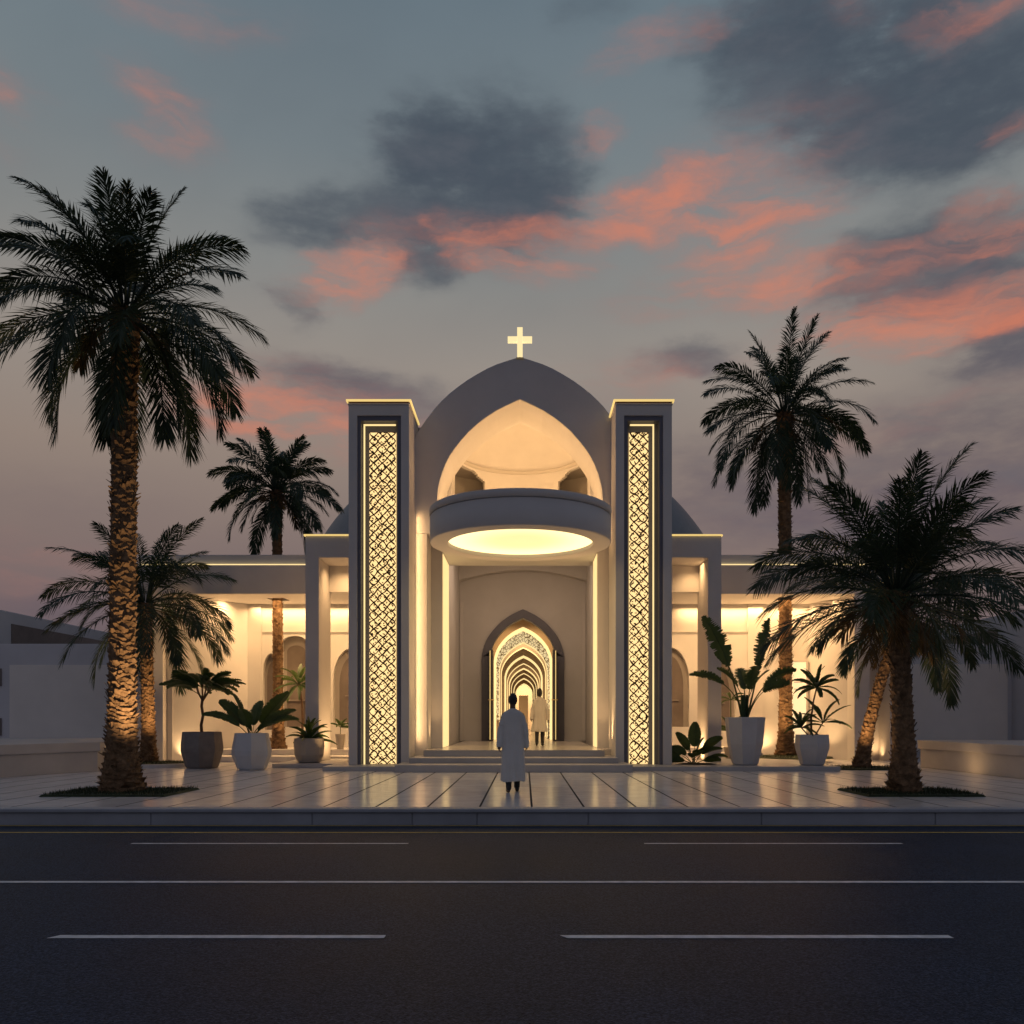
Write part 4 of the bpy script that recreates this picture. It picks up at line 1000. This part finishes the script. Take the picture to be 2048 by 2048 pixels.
# B: white angular pot
t, s0 = potted('white angular pot with a few very broad upright dark leaves, beside the taupe pot', (-7.03, 22.5, 0), [(.33, 0), (.38, .05), (.51, .38), (.515, .50), (.43, .95)], 7, .5, POT_WHITE)
rng = random.Random(62); q = MB()
for az, e, l, w, d in ((3.0, .95, 1.15, .34, .5), (2.6, 1.15, 1.1, .36, .3), (.4, .95, 1.3, .36, .2), (-.1, .75, 1.2, .26, .6), (3.3, .85, 1.2, .16, 1.1), (.1, .8, 1.15, .16, 1.2), (-1.6, 1.1, .85, .25, .7), (1.5, 1.2, 1.0, .25, .6), (-.3, .9, .7, .12, 1.2), (3.6, 1.3, .45, .1, .6)):
    leaf(q, s0+Vector((rng.uniform(-.06, .06), rng.uniform(-.05, .05), -.03)), az, e, l*1.15, w*1.7, d, rng, .35, .28)
meshobj('foliage', q, POTLEAF, t)
# C: bowl with a dracaena
t, s0 = potted('rounded pale stone bowl with an arching rosette, in front of the left porch post', (-5.92, 24.0, .116), [(.26, 0), (.31, .03), (.39, .22), (.41, .45), (.405, .67)], 20, 0, POT_SAND)
rng = random.Random(63); q = MB(); rosette(q, s0, 17, .74, .12, (.15, 1.4), 1.1, rng, .3, petiole=.08)
rosette(q, s0+Vector((0, 0, .2)), 7, .5, .10, (.7, 1.4), .9, rng, .2, petiole=.08)
meshobj('foliage', q, POTLEAF, t)
# D: little tapered pot on the left landing
t, s0 = potted('smallest potted plant, a tapered pot at the top of the left wing steps', (-5.93, 28.1, .35), [(.11, 0), (.17, .49)], 20, 0, POT_SAND)
rng = random.Random(64); q = MB(); q.tube([s0, s0+Vector((.01, 0, .35))], .012, 6); rosette(q, s0+Vector((.01, 0, .28)), 9, .38, .11, (.1, 1.2), .9, rng, .1, petiole=.05)
meshobj('foliage', q, POTLEAF, t)
# E: small palm in a white cube pot
t, s0 = potted('thin-stemmed young palm in a small white pot on the left wing steps', (-7.18, 28.15, .35), [(.17, 0), (.18, .40)], 4, pi/4, POT_WHITE)
rng = random.Random(65); q = MB(); hb = s0+Vector((-.10, 0, 1.75)); q.tube([s0, s0+Vector((.03, 0, .6)), s0+Vector((0, 0, 1.2)), hb], [.05, .042, .038, .045], 8); meshobj('stem', q, STEMM, t)
q = MB(); rosette(q, hb, 20, .85, .17, (-.5, 1.4), 1.1, rng, .5, petiole=.12); meshobj('foliage', q, POTLEAF, t)
# F: tall white pot with bird-of-paradise leaves
t, s0 = potted('tall tapering white pot with two huge upright paddle leaves', (5.72, 22.75, .116), [(.30, 0), (.335, .04), (.46, .55), (.52, 1.24)], 8, .39, POT_WHITE)
rng = random.Random(66); q = MB()
for az, e, l, w, d, pt, tr in ((pi, 1.38, 2.95, .50, .45, .50, .15), (.05, 1.33, 2.75, .50, -.05, .50, .3), (pi-.1, 1.25, 2.1, .26, 1.5, .55, .1), (.2, 1.2, 2.1, .34, 1.2, .5, .2), (.5, 1.35, 1.7, .36, 1.0, .5, .2), (2.6, 1.45, 1.7, .40, 1.1, .55, .2), (-1.6, 1.25, 1.8, .4, .9, .5, .2), (1.5, 1.2, 1.9, .4, .8, .5, .2), (-.4, 1.3, 1.6, .36, 1.5, .55, .2)):
    leaf(q, s0+Vector((rng.uniform(-.08, .08), rng.uniform(-.06, .06), -.04)), az, e, l, w*1.25, d, rng, .45, pt, tr, .3, N=20, roll={pi: 1.15, .05: -1.1}.get(az))
for k in range(5):
    x, y = rng.uniform(-.08, .08), rng.uniform(-.06, .06); q.tube([s0+Vector((x, y, -.05)), s0+Vector((x*1.3, y*1.3, .65))], [.055, .02], 7)
meshobj('foliage', q, POTLEAF, t)
# G: hexagonal white pot
t, s0 = potted('squat faceted white pot with a curved stem and three leafy tufts', (7.42, 22.62, .116), [(.27, 0), (.31, .03), (.43, .42), (.445, .55), (.42, .79)], 6, .52, POT_WHITE)
rng = random.Random(67); q = MB(); hb = s0+Vector((.12, 0, 1.28)); q.tube([s0+Vector((-.02, 0, 0)), s0+Vector((-.02, 0, .5)), s0+Vector((.04, 0, .95)), hb], [.03, .026, .022, .02], 8)
h2 = s0+Vector((-.28, 0, .25)); h3 = s0+Vector((.28, 0, .38)); q.tube([s0+Vector((.05, 0, 0)), h3], [.02, .015], 6); q.tube([s0+Vector((-.05, 0, 0)), h2], [.02, .015], 6)
meshobj('stem', q, STEMM, t); q = MB(); rosette(q, hb, 17, .68, .15, (-.35, 1.4), 1.0, rng, .5, petiole=.08)
rosette(q, h2, 14, .58, .13, (-.2, 1.4), .9, rng, .5, petiole=.08); rosette(q, h3, 11, .80, .11, (.1, 1.35), .9, rng, .6, petiole=.1)
meshobj('foliage', q, POTLEAF, t)
# H: plant at the back of the right wing
t, s0 = potted('small two-tiered palm plant in a pale pot behind the tall white pot', (6.28, 26.7, .116), [(.16, 0), (.22, .35)], 20, 0, POT_SAND)
rng = random.Random(68); q = MB(); q.tube([s0, s0+Vector((0, 0, 1.55))], [.025, .015], 6); rosette(q, s0+Vector((0, 0, .55)), 10, .6, .16, (.1, 1.3), .9, rng, .2, petiole=.08); rosette(q, s0+Vector((0, 0, 1.5)), 9, .55, .10, (-.1, 1.0), 1.2, rng, .5, petiole=.1)
meshobj('foliage', q, POTLEAF, t)
# shrub growing from the plinth
sh = thing('shrub', 'low paddle-leaved shrub growing at the foot of the right tower', 'shrub', (4.42, 23.0, .116))
rng = random.Random(69); q = MB(); b0 = Vector((4.42, 23.0, .11))
for az, e, l, w, d in ((pi/2*3, 1.45, 1.15, .30, .2), (pi, 1.2, .98, .26, .4), (.1, 1.1, 1.05, .24, .9), (pi, .75, 1.0, .22, .9), (0, .8, .95, .22, .9), (pi+.2, .55, .85, .20, 1.0), (-.2, .55, .9, .2, .9), (2.4, 1.1, .85, .25, .5), (.8, 1.15, .85, .25, .5), (pi, 1.0, .75, .22, .8), (0, 1.0, .7, .2, .8), (-1.8, .8, .7, .22, .8), (-1.2, .9, .75, .22, .9), (3.3, .4, .72, .18, .8), (.0, .4, .8, .18, .7)):
    leaf(q, b0+Vector((rng.uniform(-.08, .08), rng.uniform(-.05, .05), 0)), az+rng.uniform(-.2, .2), e, l, w*1.35, d, rng, .12, .42, 0, .3)
meshobj('foliage', q, POTLEAF, sh)
s = MB(); s.hull(circ(4.5, 23.05, .55, .35, 24), circ(4.5, 23.05, .4, .25, 24), .117, .145); meshobj('soil', s, SOIL, sh)

# uplights on the palms
spot_light('palm_spotlight', (-5.9, 14.35, .12), (-7.15, 15.4, 2.9), 560, 60, .8, r=.05, color=(1, .66, .33))
spot_light('palm_spotlight', (-9.75, 23.6, .2), (-10.75, 25, 2.2), 420, 56, .9)
spot_light('palm_spotlight', (5.55, 16.7, .12), (6.55, 15.3, 1.5), 60, 56, .9)
spot_light('palm_spotlight', (8.2, 22.2, .15), (9.3, 23.2, 1.8), 260, 60, .9)
spot_light('palm_spotlight', (7.9, 26.6, .2), (8.45, 28.3, 2.4), 380, 60, .9)
spot_light('palm_spotlight', (-7.4, 27.5, .4), (-8.05, 28.55, 2.6), 130, 75, .9)
spot_light('bench_light', (10.2, 21.0, .12), (10.8, 21.0, .45), 7, 150, 1)

# ------------------------------------------------------------------ people
SKIN = mat('skin', (.13, .065, .04), .5, var=.1)
HAIR = mat('black_hair', (.008, .007, .007), .45, bump=.6, bscale=120)
def capsule(q, a, b, ra, rb, k=14):
    a, b = Vector(a), Vector(b); d = (b-a); l = d.length; d.normalize()
    pts = []; rad = []
    for i in range(5): th = pi/2*(1-i/4); pts.append(a - d*ra*sin(th)); rad.append(max(ra*cos(th), .0008))
    for i in range(1, 5): th = pi/2*i/4; pts.append(b + d*rb*sin(th)); rad.append(max(rb*cos(th), .0008))
    pts.insert(5, b); rad.insert(5, rb)
    q.tube(pts, rad, k)
def ellipsoid(q, c, rx, ry, rz, k=20, n=14):
    rs = []
    for i in range(n+1):
        th = pi*i/n; r = max(sin(th), .01); rs.append([(c[0]+rx*r*cos(2*pi*j/k), c[1]+ry*r*sin(2*pi*j/k), c[2]-rz*cos(th)) for j in range(k)])
    q.rings(rs)
def fused(name, q, m, parent, voxel=.008, smooth_it=4):
    """several overlapping closed shapes remeshed into one continuous skin"""
    me = bpy.data.meshes.new(name); me.from_pydata(q.v, [], q.f); me.update()
    tmp = bpy.data.objects.new(name+'_tmp', me); COL.objects.link(tmp)
    bm = bmesh.new(); bm.from_mesh(me); bmesh.ops.recalc_face_normals(bm, faces=bm.faces); bm.to_mesh(me); bm.free()
    r = tmp.modifiers.new('r', 'REMESH'); r.mode = 'VOXEL'; r.voxel_size = voxel; r.use_smooth_shade = True
    s = tmp.modifiers.new('s', 'SMOOTH'); s.iterations = smooth_it; s.factor = .5
    dg = bpy.context.evaluated_depsgraph_get(); ev = tmp.evaluated_get(dg); out = bpy.data.meshes.new_from_object(ev)
    bpy.data.objects.remove(tmp); out.name = name; out.materials.clear(); out.materials.append(m)
    o = bpy.data.objects.new(name, out); COL.objects.link(o); o.parent = parent
    return o
def person(label, loc, robe_color, H, hem, hem_w, seed, yaw=0, flare=1, pants=(.02, .02, .022), long_sleeve=.80, stride=.08, hair_low=0, coat=False):
    """figure seen from behind: it faces +Y in its own frame"""
    rng = random.Random(seed); k = H/1.75
    t = thing('person', label, 'person', loc, 'people walking to the church door'); t.rotation_euler = (0, 0, yaw); t.scale = (k*.92, k, k)
    q = MB()
    # head 0.225 high, chin at 1.52
    ellipsoid(q, (0, .01, 1.640), .076, .094, .108); ellipsoid(q, (0, .035, 1.575), .055, .062, .058)
    capsule(q, (0, .092, 1.645), (0, .118, 1.612), .009, .014)                      # nose
    capsule(q, (-.022, .098, 1.572), (.022, .098, 1.572), .009, .009)               # lips
    for s in (-1, 1):
        capsule(q, (s*.028, .080, 1.665), (s*.046, .074, 1.665), .011, .011)        # brow ridge over the eye
        capsule(q, (s*.077, .0, 1.655), (s*.078, .005, 1.615), .014, .010)          # ear
    capsule(q, (0, -.005, 1.56), (0, -.008, 1.42), .052, .056)                      # neck
    capsule(q, (-.12, 0, 1.37), (.12, 0, 1.37), .052, .052); capsule(q, (0, 0, 1.34), (0, 0, 1.10), .085, .095)
    capsule(q, (-.07, 0, 1.31), (-.06, 0, 1.0), .085, .09); capsule(q, (.07, 0, 1.31), (.06, 0, 1.0), .085, .09)
    capsule(q, (-.07, 0, .95), (.07, 0, .95), .12, .12)
    hands = []
    for s in (-1, 1):
        sh = Vector((s*.172, 0, 1.365)); el = Vector((s*.235, -.02, 1.12)); wr = Vector((s*.262, .075*s, .865))
        capsule(q, sh, el, .052, .042); capsule(q, el, wr, .040, .026)
        dr = (wr-el).normalized(); pm = wr + dr*.075
        capsule(q, wr, pm, .026, .032); capsule(q, wr+Vector((0, .016, -.02)), pm+Vector((0, .022, 0)), .020, .022); capsule(q, wr+Vector((0, -.016, -.02)), pm+Vector((0, -.022, 0)), .020, .022)
        for f, (oy, ln) in enumerate(((-.030, .062), (-.010, .072), (.011, .068), (.030, .055))):
            b0 = pm + Vector((0, -oy, -.006)); b1 = b0 + Vector((-s*.006, .004, -ln*.5)); b2 = b1 + Vector((-s*.020, .010, -ln*.42))
            capsule(q, b0, b1, .0095, .009, 8); capsule(q, b1, b2, .0088, .0075, 8)
        th = wr + dr*.02 + Vector((-s*.006, .028, 0)); t1 = th + Vector((-s*.008, .026, -.030)); t2 = t1 + Vector((-s*.012, .006, -.030))
        capsule(q, th, t1, .013, .011, 8); capsule(q, t1, t2, .0105, .0085, 8)
        hip = Vector((s*.085, 0, .92)); kn = Vector((s*.088, stride*.5*s, .50)); an = Vector((s*.085, stride*s, .09))
        capsule(q, hip, kn, .085, .056); capsule(q, kn, an, .054, .036)
        capsule(q, an, an+Vector((0, .0, -.035)), .036, .036); capsule(q, an+Vector((0, -.01, -.05)), an+Vector((s*.015, .14, -.062)), .034, .026)
    fused('body', q, SKIN, t, .0075, 3)
    # hair: a cap with a ragged nape
    q = MB(); ks, ns = 36, 22; rs = []
    for i in range(ns+1):
        th = pi*.74*i/ns; row = []
        for j in range(ks):
            a = 2*pi*j/ks; fr = max(0, sin(a))      # +y = face side
            lim = 1 - .42*fr*(i/ns); th2 = th*lim
            r = sin(th2); nz_ = 1 + .03*mnoise.noise(Vector((cos(a)*4+seed, sin(a)*4, th*4)))
            row.append(((.086*r*cos(a))*nz_, .0 + (.102*r*sin(a))*nz_, 1.648 + .120*cos(th2)*nz_ - (hair_low*(i/ns)**2*(1 if sin(a) < .3 else .2))))
        rs.append(row)
    q.rings(rs[::-1], True, True)
    meshobj('hair', q, HAIR, None, smooth=True).parent = t
    # trousers
    q = MB()
    for s in (-1, 1):
        kn = Vector((s*.088, stride*.5*s, .50)); an = Vector((s*.085, stride*s, .09))
        capsule(q, (s*.085, 0, .90), kn, .088, .070); capsule(q, kn, an, .068, .056)
    capsule(q, (-.06, 0, .93), (.06, 0, .93), .125, .125)
    fused('trousers', q, mat('dark_trousers', pants, .8, bump=.3), t, .012, 3)
    for s in (-1, 1):
        q = MB(); an = Vector((s*.085, stride*s, .0))
        lf = .035 if s < 0 else 0
        capsule(q, an+Vector((0, -.035, .045+lf)), an+Vector((s*.018, .15, .035)), .044, .036); capsule(q, an+Vector((0, -.03, .045+lf)), an+Vector((0, 0, .10+lf)), .042, .048)
        capsule(q, an+Vector((s*.01, .10, .034)), an+Vector((s*.018, .17, .028)), .038, .028)
        for i, (x, y, z) in enumerate(q.v): q.v[i] = (x, y, max(z, .003))
        fused('shoe', q, mat('black_leather', (.012, .011, .011), .4), t, .009, 2)
    # robe: lofted body plus sleeves, one garment
    q = MB(); NS = 72
    prof = [(1.492, .064, .070, 0), (1.480, .070, .076, 0), (1.465, .10, .088, .0), (1.450, .130, .096, 0), (1.428, .168, .106, 0), (1.395, .202, .116, 0), (1.34, .218, .122, 0), (1.27, .205, .122, .15), (1.15, .196, .125, .25), (1.0, .198, .132, .4), (.85, .205, .138, .6)]
    for i in range(1, 13):
        f = i/12; z = .85 + (hem-.85)*f; prof.append((z, .205 + (hem_w-.205)*f**.9, .138+.062*flare*f, .6+.9*f))
    rows = []
    for z, rx, ry, fo in prof:
        row = []
        for j in range(NS):
            a = 2*pi*j/NS; fold = .015*fo*(sin(a*7 + 2.2*sin(z*2.0)+seed) + .6*sin(a*12+z*3.1) + .8*mnoise.noise(Vector((cos(a)*2, sin(a)*2, z*1.2+seed))))
            ca, sa = cos(a), sin(a); e_ = .86
            x = rx*math.copysign(abs(ca)**e_, ca); y = ry*math.copysign(abs(sa)**e_, sa)
            wob = .012*sin(a*3+seed) if z <= hem+.01 else 0
            row.append((x*(1+fold*3.2), y*(1+fold*4.5) - .004, z + wob))
        rows.append(row)
    q.rings(rows[::-1], True, True)
    for s in (-1, 1):
        sh = Vector((s*.160, 0, 1.362)); el = Vector((s*.238, -.02, 1.12)); wr = Vector((s*.264, .08*s, long_sleeve))
        pts = []; rr = []
        for i in range(15):
            f = i/14; p = sh.lerp(el, f*2) if f < .5 else el.lerp(wr, f*2-1); pts.append(p + Vector((0, .004*sin(f*21), 0))); rr.append((.066*(1-f)+.058*f) + .004*sin(f*25+seed))
        q.tube(pts, rr, 22)
    fused('robe', q, mat('robe_cloth', robe_color, .85, bump=.35, bscale=18, var=.06, vscale=3, spec=.2), t, .0095, 2)
    return t
person('person in a long pale blue-grey robe walking across the plaza towards the steps', (-.215, 15.5, 0), (.64, .61, .57), 1.74, .20, .232, 5, yaw=.05, stride=.13)
person('person in a knee-length cream coat and dark trousers on the landing before the door', (.455, 27.2, .4835), (.66, .60, .54), 1.78, .44, .262, 9, yaw=-.08, flare=1.3, pants=(.035, .032, .035), stride=.10, hair_low=.05)
